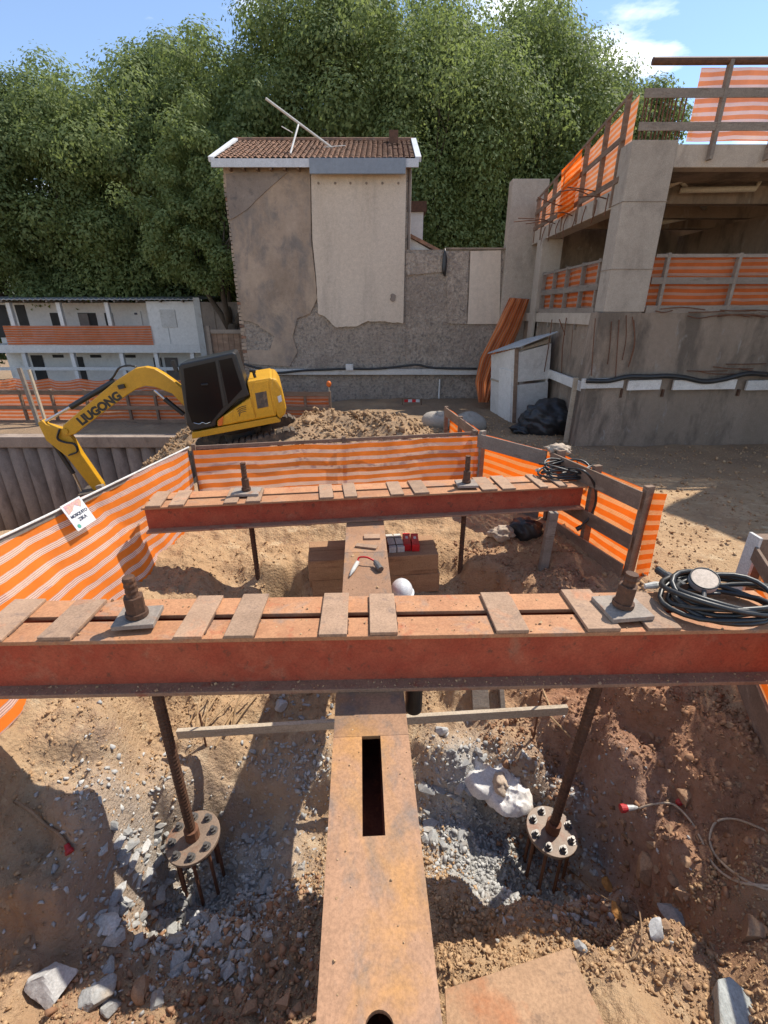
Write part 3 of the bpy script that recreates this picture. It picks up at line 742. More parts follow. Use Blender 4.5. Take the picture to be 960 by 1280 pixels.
for k in range(3): gslab('top_plate', 'girder_top', cuts[k] + .0015, cuts[k + 1], -GW / 2, GW / 2, GT - tf, GT - (.0015 if k % 2 else 0), .0025)

def crumbs(name, label, n, place):
    m = MB()
    for k in range(n):
        p = place(); vs, fs = CLODS[k % len(CLODS)]; sz = math.exp(random.gauss(math.log(.0055), .5))
        m.add((vs * sz + np.array(p) + (0, 0, sz * .4)).tolist(), fs.tolist())
    return tag(m.build(name, 'clod_ochre', fix=False), label, 'soil crumbs', kind='stuff')
crumbs('soil_crumbs', 'soil crumbs scattered on the long girder top', 160, lambda: G(random.uniform(.3, gl), random.choice((-1, 1)) * random.uniform(.06, GW / 2 - .01), GT))
def on_front():
    q = fA + fdv * random.uniform(.1, 5) + fn * random.choice((random.uniform(.01, .17), random.uniform(.26, .41))); return V((q.x, q.y, ZT))
crumbs('soil_crumbs', 'soil crumbs scattered on the large beam top', 260, on_front)
def on_lip():
    q = fA + fdv * random.uniform(.1, 5) + fn * random.uniform(.004, .07); return V((q.x, q.y, ZT - .43 + .028))
crumbs('soil_crumbs', 'soil crumbs lying along the lower lip of large beam', 420, on_lip)
# ------------------------------------------------------------------ tie rods with bearing plates, nuts and bolted anchor plates
def hexnut(m, c, r, h, n=6, rot=0, axis=V((0, 0, 1))):
    q = axis.to_track_quat('Z', 'Y')
    P = [V(c) + q @ V((r * math.cos(2 * math.pi * k / n + rot), r * math.sin(2 * math.pi * k / n + rot), 0)) for k in range(n)]
    m.prism(P, axis * h)
def rod_pts(p, q, r, step=.018):
    n = max(2, int((q - p).length / step)); pts = []; rs = []
    for k in range(n + 1):
        pts.append(p.lerp(q, k / n)); rs.append(r * (1.06 if k % 2 else .94))
    return pts, rs
def tie_rod(label, top, zplate, foot, r, nut_r, nut_h, stick, plate, prot, disc=None, tilt=(0, 0)):
    """top = point on the beam's bearing surface; foot = lower end of the rod"""
    rt = thing('tie_rod', label, 'tie rod', foot)
    ax = (V((top.x, top.y, zplate)) - foot).normalized()
    tp = V((top.x, top.y, zplate))
    pts, rs = rod_pts(foot, tp + ax * (nut_h + stick), r)
    m = MB(); m.tube(pts, rs, 10); m.build('rod', 'dark_rust', rt, smooth=False)
    m = MB(); hexnut(m, tp + V((0, 0, .03)), nut_r, nut_h - .03, 6, .3, ax); hexnut(m, tp + ax * .003 + V((0, 0, .0)), nut_r * 1.12, .03, 16, 0, ax)
    m.build('nut', 'dark_rust', rt, bevel=.003)
    c, s = math.cos(prot), math.sin(prot); w, h = plate; m = MB()
    q = [V((tp.x + c * i * w - s * j * h, tp.y + s * i * w + c * j * h, zplate - .032)) for i, j in ((-.5, -.5), (.5, -.5), (.5, .5), (-.5, .5))]
    m.hexa(q + [p + V((0, 0, .03)) for p in q]); m.build('bearing_plate', 'grey_plate', rt, bevel=.004)
    if disc:
        qd = Euler((tilt[0], tilt[1], 0)).to_quaternion(); up = qd @ V((0, 0, 1)); n = 40
        m = MB(); m.prism([foot + qd @ V((disc * math.cos(2 * math.pi * k / n), disc * math.sin(2 * math.pi * k / n), -.03)) for k in range(n)], up * .03)
        dp = m.build('anchor_plate', 'anchor_plate', rt, bevel=.004)
        m = MB(); hexnut(m, foot + up * .001, r * 1.55, .1, 12, .2, ax); m.build('collar', 'rust_bar', rt, bevel=.003)
        for k in range(8):
            a = 2 * math.pi * (k + .35) / 8; base = foot + qd @ V((disc * .76 * math.cos(a), disc * .76 * math.sin(a), .0))
            m = MB(); hexnut(m, base + up * .0055, .026, .024, 6, a, up); m.cyl(base + up * .0255, base + up * .052, .014, 10); hexnut(m, base - up * .002, .034, .007, 14, 0, up)
            m.build('bolt', 'bolt_steel', rt)
            lo = base + V((0, 0, -.62)); lo.x += (base.x - foot.x) * .05
            m = MB(); m.cyl(base - up * .03, lo, .0135, 8); m.build('stud', 'rust_bar', rt)
    return rt
zp = ZT + .026 + .034
lt = on(172, 769, zp); rtp = on(778, 757, zp)
lf = at(241, 1046, lt.y + .02); rf = at(690, 1038, rtp.y - .02)
tie_rod('tie rod through the large beam ending in an anchor plate ringed by grey rubble', lt, zp, lf, .036, .058, .14, .13, (.24, .2), .12, .205, (R(4), R(-3)))
tie_rod('tie rod of the large beam, anchor plate at its foot near the white sack', rtp, zp, rf, .036, .058, .15, .08, (.27, .25), .12, .20, (R(2), R(5)))
zb = bt + .022 + .03
b1 = on(308, 613, zb); b2 = on(583, 603, zb)
tie_rod('tie rod through the smaller beam on the side of the netting sign', b1, zb, V((b1.x + .02, b1.y, -1.1)), .03, .046, .14, .18, (.3, .22), .05)
tie_rod('tie rod through the smaller beam near its cable bundle', b2, zb, V((b2.x, b2.y, -1.1)), .03, .046, .14, .18, (.24, .22), .05)

# ------------------------------------------------------------------ timber crib, blocks, tools, helmet
tl = on(386, 702, .088); tr = on(552, 692, .088)
td = (tr - tl).normalized(); tn = V((-td.y, td.x, 0)); TL = (tr - tl).length
LB = [['front timber of the crib top layer under the long girder', 'rear timber of the crib top layer under the long girder'], ['front timber of the crib bottom layer under the long girder', 'rear timber of the crib bottom layer under the long girder']]
for lay in range(2):
    for k in range(2):
        m = MB(); z1 = .088 - .262 * lay; z0 = z1 - .26
        s = tl + tn * (.255 * k) + td * random.uniform(-.03, .02); e = s + td * (TL + random.uniform(-.03, .03))
        q = [s + td * .0, e, e + tn * .25, s + tn * .25]
        m.hexa([V((p.x, p.y, z0)) for p in q] + [V((p.x, p.y, z1)) for p in q]); tag(m.build('timber', 'timber', bevel=.008), LB[lay][k], 'timber')
def obox(c, dx, dy, w, l, h):
    m = MB(); q = [c - dx * w / 2 - dy * l / 2, c + dx * w / 2 - dy * l / 2, c + dx * w / 2 + dy * l / 2, c - dx * w / 2 + dy * l / 2]
    m.hexa(q + [p + V((0, 0, h)) for p in q]); return m
base = on(486, 691, .09)
lab = ['white packing block on the timber crib touching the girder', 'white packing block on the timber crib touching a red one', 'red steel block on the crib next to the white blocks', 'red steel block at the outer end of the packing row']
for k in range(4):
    c = base + td * (.045 + .098 * k) + tn * (.17 + (.0 if k < 2 else -.02 * (k - 2))); c.z = .09
    dx = td.copy(); dy = tn.copy()
    if k >= 2:
        dx = (td - tn * .12).normalized(); dy = V((-dx.y, dx.x, 0))
    w = .088; l = .36 if k < 2 else .32
    rt = thing('packing_block', lab[k], 'block', c)
    obox(c, dx, dy, w, l, .075 if k < 2 else .085).build('body', 'white_block' if k < 2 else 'red_box', rt, bevel=.006)
    if k < 2:
        m = obox(c + dy * (-.03 - l / 4) + V((0, 0, .001)), dx, dy, w + .006, .014, .078); m.build('strap', 'black_rubber', rt)
        m = obox(c + dy * (.0 + l / 5) + V((0, 0, .001)), dx, dy, w + .006, .014, .078); m.build('strap', 'black_rubber', rt)
    else:
        for e in (-1, 1): obox(c + dy * e * (l / 2 - .02) + V((0, 0, .0)), dx, dy, w + .004, .03, .089).build('end_cap', 'red_box', rt, bevel=.003)
        obox(c + dy * .04 + V((0, 0, .085)), dx, dy, .03, .06, .002).build('sticker', 'paper_white', rt)
# steel shims and the hand tool lying on the girder
for (u, v, w, l, an, lb) in ((465, 672, .17, .1, .05, 'thin steel shim plate on girder beside the white blocks'), (458, 684, .22, .07, -.25, 'bent steel shim plate on girder nearest the coupling hose')):
    c = on(u, v, GT + .002); dx = V((math.cos(an), math.sin(an), 0)); obm = obox(c, dx, V((-dx.y, dx.x, 0)), w, l, .02)
    tag(obm.build('shim_plate', 'strap_steel', bevel=.003), lb, 'shim')
tool = thing('coupling_hose', 'red hose with white handle and steel coupling lying on girder', 'hose', on(460, 706, GT + .001))
z = GT
pA, pB, pC, pD = on(437, 720, z + .02), on(447, 703, z + .03), on(449, 697, z + .06), on(468, 701, z + .05)
m = MB(); m.tube([pA, pA.lerp(pB, .4), pB], [.006, .018, .02], 10); m.build('handle', 'white_block', tool, smooth=True)
m = MB(); m.tube(smoothpath([pB, pC, pC.lerp(pD, .5) + V((0, 0, .02)), pD], 6), .009, 8); m.build('hose', 'red_box', tool, smooth=True)
pE = on(476, 712, z + .03)
m = MB(); m.tube([pD, pD.lerp(pE, .2), pD.lerp(pE, .25), pE], [.014, .018, .028, .03], 10); m.build('coupling', 'bolt_steel', tool)
# helmet on an upended timber block
hp = at(502, 739, 4.15)
tag(obox(V((hp.x, hp.y, gz(hp.x, hp.y) - .12)), V((1, 0, 0)), V((0, 1, 0)), .2, .2, hp.z - gz(hp.x, hp.y) + .1).build('timber_block', 'timber', bevel=.008), 'upended timber block carrying the white helmet beside the girder', 'timber block')
rt = thing('hard_hat', 'white hard hat resting beside girder before the timber crib', 'hard hat', V((hp.x, hp.y, hp.z - .02)))
m = MB(); n = 28; rings = 9; vs = []; fs = []
for i in range(rings + 1):
    a = math.pi / 2 * i / rings
    for k in range(n):
        b = 2 * math.pi * k / n; rr = math.cos(a)
        vs.append((hp.x + .118 * rr * math.cos(b), hp.y + .14 * rr * math.sin(b), hp.z + .135 * math.sin(a) + .006 * (abs(math.cos(b)) < .12) * rr))
fs = [(i * n + k, i * n + (k + 1) % n, (i + 1) * n + (k + 1) % n, (i + 1) * n + k) for i in range(rings) for k in range(n)]
m.add(vs, fs); m.build('shell', 'helmet_white', rt, smooth=True)
m = MB(); m.prism([(hp.x + .132 * math.cos(2 * math.pi * k / 28), hp.y - .01 + (.155 + (.03 if math.sin(2 * math.pi * k / 28) < -.3 else 0)) * math.sin(2 * math.pi * k / 28), hp.z - .006) for k in range(28)], (0, 0, .008)); m.build('brim', 'helmet_white', rt, bevel=.002)

# ------------------------------------------------------------------ hoses, gauge
def coil(cx, cy, z0, rx, ry, turns, dz, seed, r0=.03, tilt=0):
    rr = random.Random(seed); pts = []; n = 22
    ph = rr.uniform(0, 6)
    for k in range(int(turns * n) + 1):
        t = k / n; a = 2 * math.pi * t + ph
        j = 1 + .12 * math.sin(1.7 * t + ph) + .06 * math.sin(5.1 * t)
        ox = .04 * math.sin(2.3 * t); oy = .03 * math.cos(1.9 * t)
        zz = z0 + dz * (.5 + .5 * math.sin(t * 2.1 + 1.3)) * .9 + dz * .25 * math.sin(a * 2 + t) + .008
        pts.append(V((cx + ox + rx * j * math.cos(a), cy + oy + ry * j * math.sin(a), max(zz, z0 + .012) + tilt * math.sin(a) * ry)))
    return pts
cc = on(897, 757, ZT + .03)
hose = thing('hose_coil', 'coiled black hydraulic hose with gauge on the large beam end', 'hose', V((cc.x, cc.y, ZT + .03)))
m = MB(); m.tube(coil(cc.x + .02, cc.y + .0, ZT + .04, .33, .2, 6.6, .1, 3), .0165, 8); m.build('hose', 'black_rubber', hose, smooth=True)
e0 = on(838, 722, ZT + .1); e1 = on(822, 712, ZT + .1); e2 = on(855, 735, ZT + .1)
m = MB(); m.tube([e1, e1.lerp(e2, .35)], .026, 10); m.tube([e1.lerp(e2, .35), e2], [.034, .034], 10); m.build('coupling', 'black_rubber', hose, smooth=False)
e3 = on(806, 733, ZT + .05); m = MB(); m.tube([e3, e3 + V((.07, .0, .01)), e3 + V((.11, .01, .015))], [.018, .026, .014], 10); m.build('end_fitting', 'white_block', hose)
m = MB(); m.tube(smoothpath([e3 + V((.11, .01, .015)), on(835, 730, ZT + .06), on(862, 742, ZT + .06), on(900, 742, ZT + .08)], 6), .012, 8); m.build('hose_tail', 'black_rubber', hose, smooth=True)
gc = on(881, 723, ZT + .17)
nrm = (V((.0, 0, EYE)) - gc).normalized(); nrm = (nrm + SUN * .75).normalized()
rt = thing('pressure_gauge', 'round pressure gauge with pale dial propped on the hose coil', 'gauge', V((gc.x, gc.y, gc.z - .12)))
qn = nrm.to_track_quat('Z', 'Y')
def disc(m, c, r, h, n=28): m.prism([c + qn @ V((r * math.cos(2 * math.pi * k / n), r * math.sin(2 * math.pi * k / n), 0)) for k in range(n)], nrm * h)
m = MB(); disc(m, gc - nrm * .045, .086, .045); m.build('case', 'zinc', rt, bevel=.004)
m = MB(); disc(m, gc, .076, .003); m.build('dial', 'gauge_face', rt)
ring = [gc + qn @ V((.081 * math.cos(2 * math.pi * k / 32), .081 * math.sin(2 * math.pi * k / 32), .002)) for k in range(33)]
m = MB(); m.tube(ring, .0055, 6, False); m.build('rim', 'black_rubber', rt, smooth=True)
dn = qn @ V((0, -1, 0))
if dn.z > 0: dn = -dn
m = MB(); m.cyl(gc - nrm * .02 + dn * .08, gc - nrm * .02 + dn * .15, .014, 10); m.build('stem', 'bolt_steel', rt)
# cable bundle on the far beam
c2 = on(706, 594, bt + .03)
hose2 = thing('cable_bundle', 'tangled black cable bundle hanging over the smaller beam end', 'cable', V((c2.x, c2.y, bt + .02)))
m = MB(); m.tube(coil(c2.x + .02, c2.y + .02, bt + .03, .3, .17, 6.2, .13, 8), .013, 7); m.build('cable', 'black_rubber', hose2, smooth=True)
yy = bR.y - .08
hang = [on(700, 585, bt + .1), at(728, 588, yy), at(742, 604, yy), at(745, 625, yy), at(738, 645, yy), at(724, 660, yy)]
m = MB(); m.tube(smoothpath(hang, 8), .014, 8); m.build('hanging_end', 'black_rubber', hose2, smooth=True)
pe = hang[-1]; m = MB(); m.tube([pe + V((.02, 0, .015)), pe - V((.03, 0, .02))], .028, 10); m.build('plug', 'black_rubber', hose2)
for k in range(4):
    e = on(670 + 16 * k, 588 + 2 * k, bt + .06); m = MB(); m.tube([e, e + V((.07, .02, .015))], [.02, .014], 8); m.build('connector', 'white_block' if k == 0 else 'bolt_steel', hose2)
# black pipe stub under the front beam
q = at(517, 880, 2.5)
jk = thing('hydraulic_jack', 'black hydraulic jack cylinder clamped beneath large beam beside girder', 'jack', V((q.x, q.y, .1)))
m = MB(); m.tube([V((q.x, q.y, .1)), V((q.x, q.y, .43))], .06, 20); m.build('cylinder', 'black_rubber', jk, bevel=.005)
m = MB(); m.tube([V((q.x, q.y, .432)), V((q.x, q.y, .518))], .035, 16); m.build('piston', 'bolt_steel', jk)
# ------------------------------------------------------------------ batten, stakes, sticks, sack, cables, boards
y0 = 2.93
pl, pr = at(222, 917, y0), at(709, 887, 3.02)
batten = thing('batten_board', 'long weathered wooden batten crossing the pit below the beam', 'board', V((pl.x, pl.y, gz(pl.x, pl.y))))
barp('board', 'pale_wood', batten, pl, pr, .04, .085, bevel=.003)
for f, ln in ((.06, .18), (.93, .2)):
    c = pl.lerp(pr, f) + V((0, .035, 0)); m = MB(); m.cyl(V((c.x, c.y, gz(c.x, c.y) - .1)), V((c.x, c.y, c.z + ln)), .009, 8); m.build('stake', 'rust_bar', batten)
g0 = hit(262, 905)
for k in range(9):
    u = 232 + 7 * k + random.uniform(-6, 6); a = hit(u, 935 - random.uniform(0, 25)); b = hit(u + random.uniform(10, 50), 878 + random.uniform(-10, 12)) + V((0, 0, random.uniform(.05, .22)))
    a.z += .012
    m = MB(); m.tube([a, a.lerp(b, .5) + V((random.uniform(-.02, .02), 0, .02)), b], [.011, .009, .006], 6)
    tag(m.build('stick', 'stick'), 'thin dry stick lying in the tangle under the wooden batten', 'stick', 'dry sticks under the batten')
# more loose sticks on the right
for (a, b) in (((672, 858), (690, 895)), ((686, 905), (712, 925))):
    A = hit(*a) + V((0, 0, .08)); B = hit(*b) + V((0, 0, .02)); m = MB(); m.tube([A, B], .009, 6)
    tag(m.build('stick', 'stick'), 'thin stick leaning on the slope at the batten end behind the sack', 'stick', 'sticks behind the sack')
# two timber offcuts with red ends seen behind the batten
for (u, v, lb) in ((600, 875, 'short weathered timber offcut with red marks behind the batten'), (627, 872, 'pale stake with pink painted end behind the batten')):
    q = hit(u, v + 10); rt = thing('timber_offcut', lb, 'timber offcut', q)
    w = .16 if u < 610 else .045
    m = MB(); m.bar(q + V((0, -.05, -.03)), q + V((.0, .15, .2)), w, .07); m.build('wood', 'grey_wood', rt, bevel=.004)
    m = MB(); m.bar(q + V((w * .3, .15, .2)), q + V((w * .3, .165, .217)), .06, .074); m.build('painted_end', 'red_plug', rt)

def lumpy(name, mat, c, r, seed, amp=.25, f=1.6, sub=4, parent=None, ridge=.0):
    bm = bmesh.new(); bmesh.ops.create_icosphere(bm, subdivisions=sub, radius=1)
    P = np.array([vv.co[:] for vv in bm.verts])
    d = amp * (fbm(P[:, 0] * f + seed + P[:, 2], P[:, 1] * f + P[:, 2] * .7, seed, 3) + .4 * fbm(P[:, 2] * f * 2 + seed, P[:, 0] * f * 2, seed + 3, 3))
    if ridge: d = d + ridge * (billow(P[:, 0] * f * 1.1 + P[:, 2], P[:, 1] * f * 1.1 + P[:, 2] * .5, seed + 9, 3) - .5)
    for vv, k in zip(bm.verts, d): vv.co = V((vv.co.x * r[0], vv.co.y * r[1], vv.co.z * r[2])) * (1 + k)
    me = bpy.data.meshes.new(name); bm.to_mesh(me); bm.free(); me.materials.append(MATS[mat]); me.polygons.foreach_set('use_smooth', [True] * len(me.polygons))
    o = bpy.data.objects.new(name, me); COL.objects.link(o)
    if parent: o.parent = parent; o.location = V(c) - root_loc(parent)
    else: o.location = c
    return o
sq = hit(612, 972)
sack = thing('sack', 'crumpled white plastic sack dropped on the rubble beside anchor plate', 'sack', sq)
def crumple(name, mat, c, rx, ry, hgt, seed, parent, f=1.0, rot=0):
    """thin plastic film heaped over its own air: dome with sharp creases and a ragged hem"""
    NR, NA = 26, 72; m = MB(); r_, a_ = np.meshgrid(np.linspace(0.02, 1, NR), np.linspace(0, 2 * np.pi, NA, endpoint=False), indexing='ij')
    hem = 1 + .14 * fbm(np.cos(a_) * 2 + seed, np.sin(a_) * 2, seed, 3)
    X_ = r_ * np.cos(a_) * hem; Y_ = r_ * np.sin(a_) * hem
    rid = lambda k, fr: 1 - np.abs(2 * vnoise(X_ * fr * f + 31 * k + .7 * Y_, Y_ * fr * f + 11 * k, seed + k) - 1)
    z_ = hgt * np.sqrt(np.clip(1 - r_ ** 2.6, 0, 1)) * (.75 + .25 * fbm(X_ * 1.4, Y_ * 1.4, seed + 5, 2)) + hgt * (.34 * rid(1, 1.5) ** 4 + .2 * rid(2, 3.0) ** 3 + .05 * rid(3, 6) ** 2) * (1 - .6 * r_ ** 4)
    x2 = X_ * rx * math.cos(rot) - Y_ * ry * math.sin(rot); y2 = X_ * rx * math.sin(rot) + Y_ * ry * math.cos(rot)
    m.v = [(c.x + p, c.y + q, c.z + w) for p, q, w in zip(x2.ravel(), y2.ravel(), z_.ravel())]
    m.f = [(i * NA + k, (i + 1) * NA + k, (i + 1) * NA + (k + 1) % NA, i * NA + (k + 1) % NA) for i in range(NR - 1) for k in range(NA)] + [tuple(range(NA - 1, -1, -1))]
    return m.build(name, mat, parent, smooth=True, fix=False)
crumple('bag', 'sack_white', sq + V((0, .06, -.05)), .3, .28, .17, 4, sack, 1.0, .4)
crumple('open_mouth', 'sack_white', sq + V((.13, -.14, -.08)), .18, .2, .15, 12, sack, 1.2, 1.1)
lumpy('inner_fold', 'cloth_beige', sq + V((.06, -.12, .07)), (.06, .09, .07), 23, .3, 1.6, 4, sack, .3)
def plug(p, d, rt, r=.03):
    d = V(d).normalized(); m = MB(); m.tube([p, p + d * .03, p + d * .03, p + d * .05], [r, r * 1.05, r * .85, r * .8], 14); m.build('plug', 'red_plug', rt, bevel=.002)
    m = MB(); m.tube([p + d * .05, p + d * .1, p + d * .13], [r * .75, r * .6, r * .25], 12); m.build('gland', 'zinc', rt)
cab = thing('site_cable', 'beige cable with red plugs looping over the red bank', 'cable', hit(850, 1020))
def gp(u, v, z=.012): return hit(u, v) + V((0, 0, z))
path = [gp(795, 1019, .05), gp(815, 1012, .05), gp(838, 1013, .06), gp(860, 1028, .03), gp(875, 1052, .015), gp(890, 1082), gp(915, 1103), gp(945, 1110), gp(985, 1108), gp(1010, 1085), gp(985, 1058), gp(950, 1038), gp(915, 1029, .03), gp(893, 1033, .03), gp(886, 1050), gp(893, 1070), gp(915, 1092), gp(950, 1112), gp(1000, 1120)]
m = MB(); m.tube(smoothpath(path, 8), .0075, 8); m.build('wire', 'cable_beige', cab, smooth=True)
p0 = path[0]; plug(p0 + V((-.13, -.0, .0)), (1, .05, .02), cab)
lumpy('end_cap', 'red_plug', gp(847, 1009, .05), (.026, .022, .026), 3, .05, 1, 3, cab)
cab = thing('site_cable', 'brown cable with a red plug hanging down the lumpy bank', 'cable', hit(60, 1040))
path = [gp(20, 1005, .03), gp(40, 1020, .05), gp(62, 1040, .05), gp(78, 1052, .05), gp(86, 1062, .04)]
m = MB(); m.tube(smoothpath(path, 6), .011, 8); m.build('wire', 'cable_brown', cab, smooth=True)
m = MB(); e = path[-1]; dd = V((.03, -.03, -.02)).normalized(); m.tube([e, e + dd * .04, e + dd * .04, e + dd * .06], [.016, .02, .026, .026], 16); m.build('plug', 'red_plug', cab)
path = [gp(712, 1090, .01), gp(760, 1128, .02), gp(790, 1130, .04), gp(800, 1160, .03), gp(796, 1195, .02), gp(780, 1205, .01)]
m = MB(); m.tube(smoothpath(path, 6), .0045, 6); tag(m.build('tie_wire', 'cable_brown', smooth=True), 'thin loop of wire among the stones of the hollow', 'wire')
# plywood sheet and blue-grey plank end on the near bank
q = [on(556, 1236, -.02), on(712, 1184, -.05), on(765, 1300, -.02), on(560, 1330, .02)]
for p in q: p.z = max(p.z, gz(p.x, p.y) + .035)
m = MB(); m.hexa([p - V((0, 0, .018)) for p in q[::-1]] + [p for p in q[::-1]]); tag(m.build('plywood_sheet', 'plywood', bevel=.003), 'brown plywood sheet lying on the near bank beside the girder', 'plywood')
q = hit(915, 1258); g = q.z
m = MB(); dx = V((.86, -.5, 0)); dy = V((.5, .86, 0))
pts = [q - dx * .075 - dy * .2, q + dx * .075 - dy * .22, q + dx * .065 + dy * .05, q - dx * .02 + dy * .085, q - dx * .075 + dy * .04]
m.prism([V((p.x, p.y, g - .06)) for p in pts], (0, 0, .12)); tag(m.build('plank_end', 'blue_wood', bevel=.008), 'broken blue-grey plank end on near bank', 'plank')
# dark bundle and cloth behind the far beam, right
q = hit(655, 668)
o = lumpy('plastic_bag', 'black_tarp', V((q.x, q.y, q.z + .08)), (.2, .16, .16), 6, .35, 1.7, 4, None, .4); tag(o, 'small black plastic bag behind smaller beam beside fence post', 'bag')
q = hit(626, 672)
o = lumpy('cloth', 'cloth_beige', V((q.x, q.y, q.z + .05)), (.16, .12, .09), 8, .35, 1.7, 4, None, .5); tag(o, 'crumpled beige cloth lying beside the small black bag', 'cloth')

# ------------------------------------------------------------------ netting fences
def net(name, mat, parent, A, B, zt, zb_, rows=14, step=.1, amp=.02, seed=0, vshift=0, sag=.0, lean=(0, 0)):
    """sheet from A to B (xy), zt/zb_ = (start, end) heights; uv in metres"""
    A = V((A[0], A[1], 0)); B = V((B[0], B[1], 0)); d = B - A; L = d.length; d.normalize(); n = V((-d.y, d.x, 0))
    cols = max(2, int(L / step)); vs = []; uv = []
    I, J = np.meshgrid(np.arange(cols + 1), np.arange(rows + 1), indexing='ij')
    s = I / cols * L; f = J / rows
    top = zt[0] + (zt[1] - zt[0]) * I / cols; bot = zb_[0] + (zb_[1] - zb_[0]) * I / cols
    top = top - sag * np.abs(np.sin(s * 2.3 + seed)) ; 
    z = bot + (top - bot) * f
    off = amp * (fbm(s * 1.6 + seed * 3.1, f * 1.2 + seed, 80 + seed, 3) * 1.6 + .5 * fbm(s * 6 + seed, f * 3, 90 + seed, 2))
    off = off + (lean[0] + (lean[1] - lean[0]) * I / cols) * f
    wv = .03 * fbm(s * .9 + 7 * seed, f * .9, 95 + seed, 3) + .006 * fbm(s * 5 + seed, f * 2, 97 + seed, 2)
    off = off + amp * .7 * (1 - np.abs(2 * vnoise(s * 1.3 + seed + f * .8, f * .5 + seed, 99) - 1)) ** 4
    h = (zt[0] - zb_[0])
    m = MB(); m.v = [tuple(A + d * float(ss) + n * float(o) + V((0, 0, float(zz)))) for ss, o, zz in zip(s.ravel(), off.ravel(), z.ravel())]
    m.uv = [(float(ss), float(ff * h + w + vshift)) for ss, ff, w in zip(s.ravel(), f.ravel(), wv.ravel())]
    R1 = rows + 1
    m.f = [(i * R1 + j, (i + 1) * R1 + j, (i + 1) * R1 + j + 1, i * R1 + j + 1) for i in range(cols) for j in range(rows)]
    return m.build(name, mat, parent, smooth=True, fix=False)
def fence(label, A, B, z0, z1, posts, rails, mat='netting', off_net=0, off_rail=.03, post=(.07, .05), wood='brown_wood', cat='fence', post_ext=(.05, .04), seed=0, group=None, amp=.02, net_z=None, off_post=None, net_range=(0, 1), name='netting_fence', step=.1, vshift=0):
    """A-B line in plan; z0,z1 = (start, end) ground and top heights; offsets are to the left of A->B"""
    A = V((A[0], A[1], 0)); B = V((B[0], B[1], 0)); d = B - A; L = d.length; d.normalize(); n = V((-d.y, d.x, 0))
    rt = thing(name, label, cat, (A + B) / 2 + V((0, 0, (z0[0] + z0[1]) / 2)), group)
    P = lambda f, z, o: A + d * (L * f) + n * o + V((0, 0, z))
    zi = lambda f, k: z0[0] + (z0[1] - z0[0]) * f + ((z1[0] + (z1[1] - z1[0]) * f) - (z0[0] + (z0[1] - z0[0]) * f)) * k
    op = off_rail if off_post is None else off_post
    for f in posts:
        j = random.uniform(-.015, .015)
        barp('post', wood, rt, P(f, zi(f, 0) - post_ext[0], op), P(f, zi(f, 1) + post_ext[1], op + j), post[0], post[1], up=d, bevel=.003)
    for (k, h, f0, f1) in rails:
        barp('rail', wood, rt, P(f0, zi(f0, k), off_rail + .03 * (1 if off_rail >= 0 else -1)), P(f1, zi(f1, k) + random.uniform(-.01, .01), off_rail + .03 * (1 if off_rail >= 0 else -1)), .024, h, bevel=.003)
    if mat:
        nz = net_z or (0.02, .97); f0, f1 = net_range
        net('netting', mat, rt, P(f0, 0, off_net), P(f1, 0, off_net), (zi(f0, nz[1]), zi(f1, nz[1])), (zi(f0, nz[0]), zi(f1, nz[0])), seed=seed, amp=amp, step=step, vshift=vshift)
    return rt
FH = 1.02
cL = on(238, 560, FH); cR = on(603, 541, FH + .0); cM = on(692, 563, FH); cE = on(812, 613, FH)
# left side of the pit: netting tied inside the posts, white cord on top
lf0 = V((-2.76, 1.5, 0))
fl = thing('netting_fence', 'orange and white netting fence carrying a small white sign', 'fence', V((-2.7, 3.8, 0)))
dd = (V((cL.x, cL.y, 0)) - lf0).normalized(); nn = V((-dd.y, dd.x, 0)); LL = (V((cL.x, cL.y, 0)) - lf0).length
LEAN = (.66, .02)
def LF(f, k, o=0): return lf0 + dd * LL * f + nn * ((LEAN[0] + (LEAN[1] - LEAN[0]) * f) * k + o) + V((0, 0, FH * k))
net('netting', 'netting', fl, (lf0.x, lf0.y), (cL.x - .01, cL.y - .02), (FH, FH), (-.04, -.04), seed=2, amp=.035, step=.06, lean=LEAN)
for f in (.04, .36, .68): barp('post', 'grey_wood', fl, LF(f, -.05, .13), LF(f, 1.0, .13), .07, .05, up=dd, bevel=.003)
barp('rail', 'grey_wood', fl, LF(0, .975, .03), LF(1, .975, .03), .03, .05)
m = MB(); m.tube([LF(0, 1.012), LF(.5, 1.005), LF(1, 1.012)], .011, 6); m.build('top_cord', 'white_dirty', fl)
fence('orange netting fence along the pit edge behind the smaller beam', (cL.x + .03, cL.y + .02), (cR.x - .06, cR.y), (0, 0), (FH, FH), (.0, .5, .985), [(.985, .05, 0, 1)], off_net=-.05, off_rail=.02, seed=5, amp=.03, net_z=(.0, .97), step=.06, vshift=.03)
fence('board-framed netting panel between corner post and cloth-topped post', (cR.x, cR.y), (cM.x, cM.y), (0, 0), (FH, FH), (0.02,), [(.9, .2, 0, .97), (.1, .19, 0, .97)], mat='netting_dense', off_net=.03, off_rail=-.06, seed=7, wood='grey_wood', post=(.1, .06), off_post=-.02)
fence('board-framed netting panel ending in a leaning post by the opening', (cM.x + .03, cM.y - .05), (cE.x, cE.y), (0, 0), (FH, FH - .0), (0.0, .06, .5, .985), [(.9, .2, 0, 1), (.42, .16, .08, 1), (.06, .18, .1, .98)], mat='netting_dense', off_net=.04, off_rail=-.06, seed=9, post=(.1, .06), off_post=-.0)
# netting wrapped round the end post
rt = thing('netting_wrap', 'loose end of orange netting wrapped past the leaning post', 'netting', V((cE.x + .08, cE.y - .03, 0)))
net('netting_sheet', 'netting_dense', rt, (cE.x + .035, cE.y - .04), (cE.x + .2, cE.y - .02), (FH - .02, FH - .04), (-.02, 0), amp=.03, seed=12, step=.03)
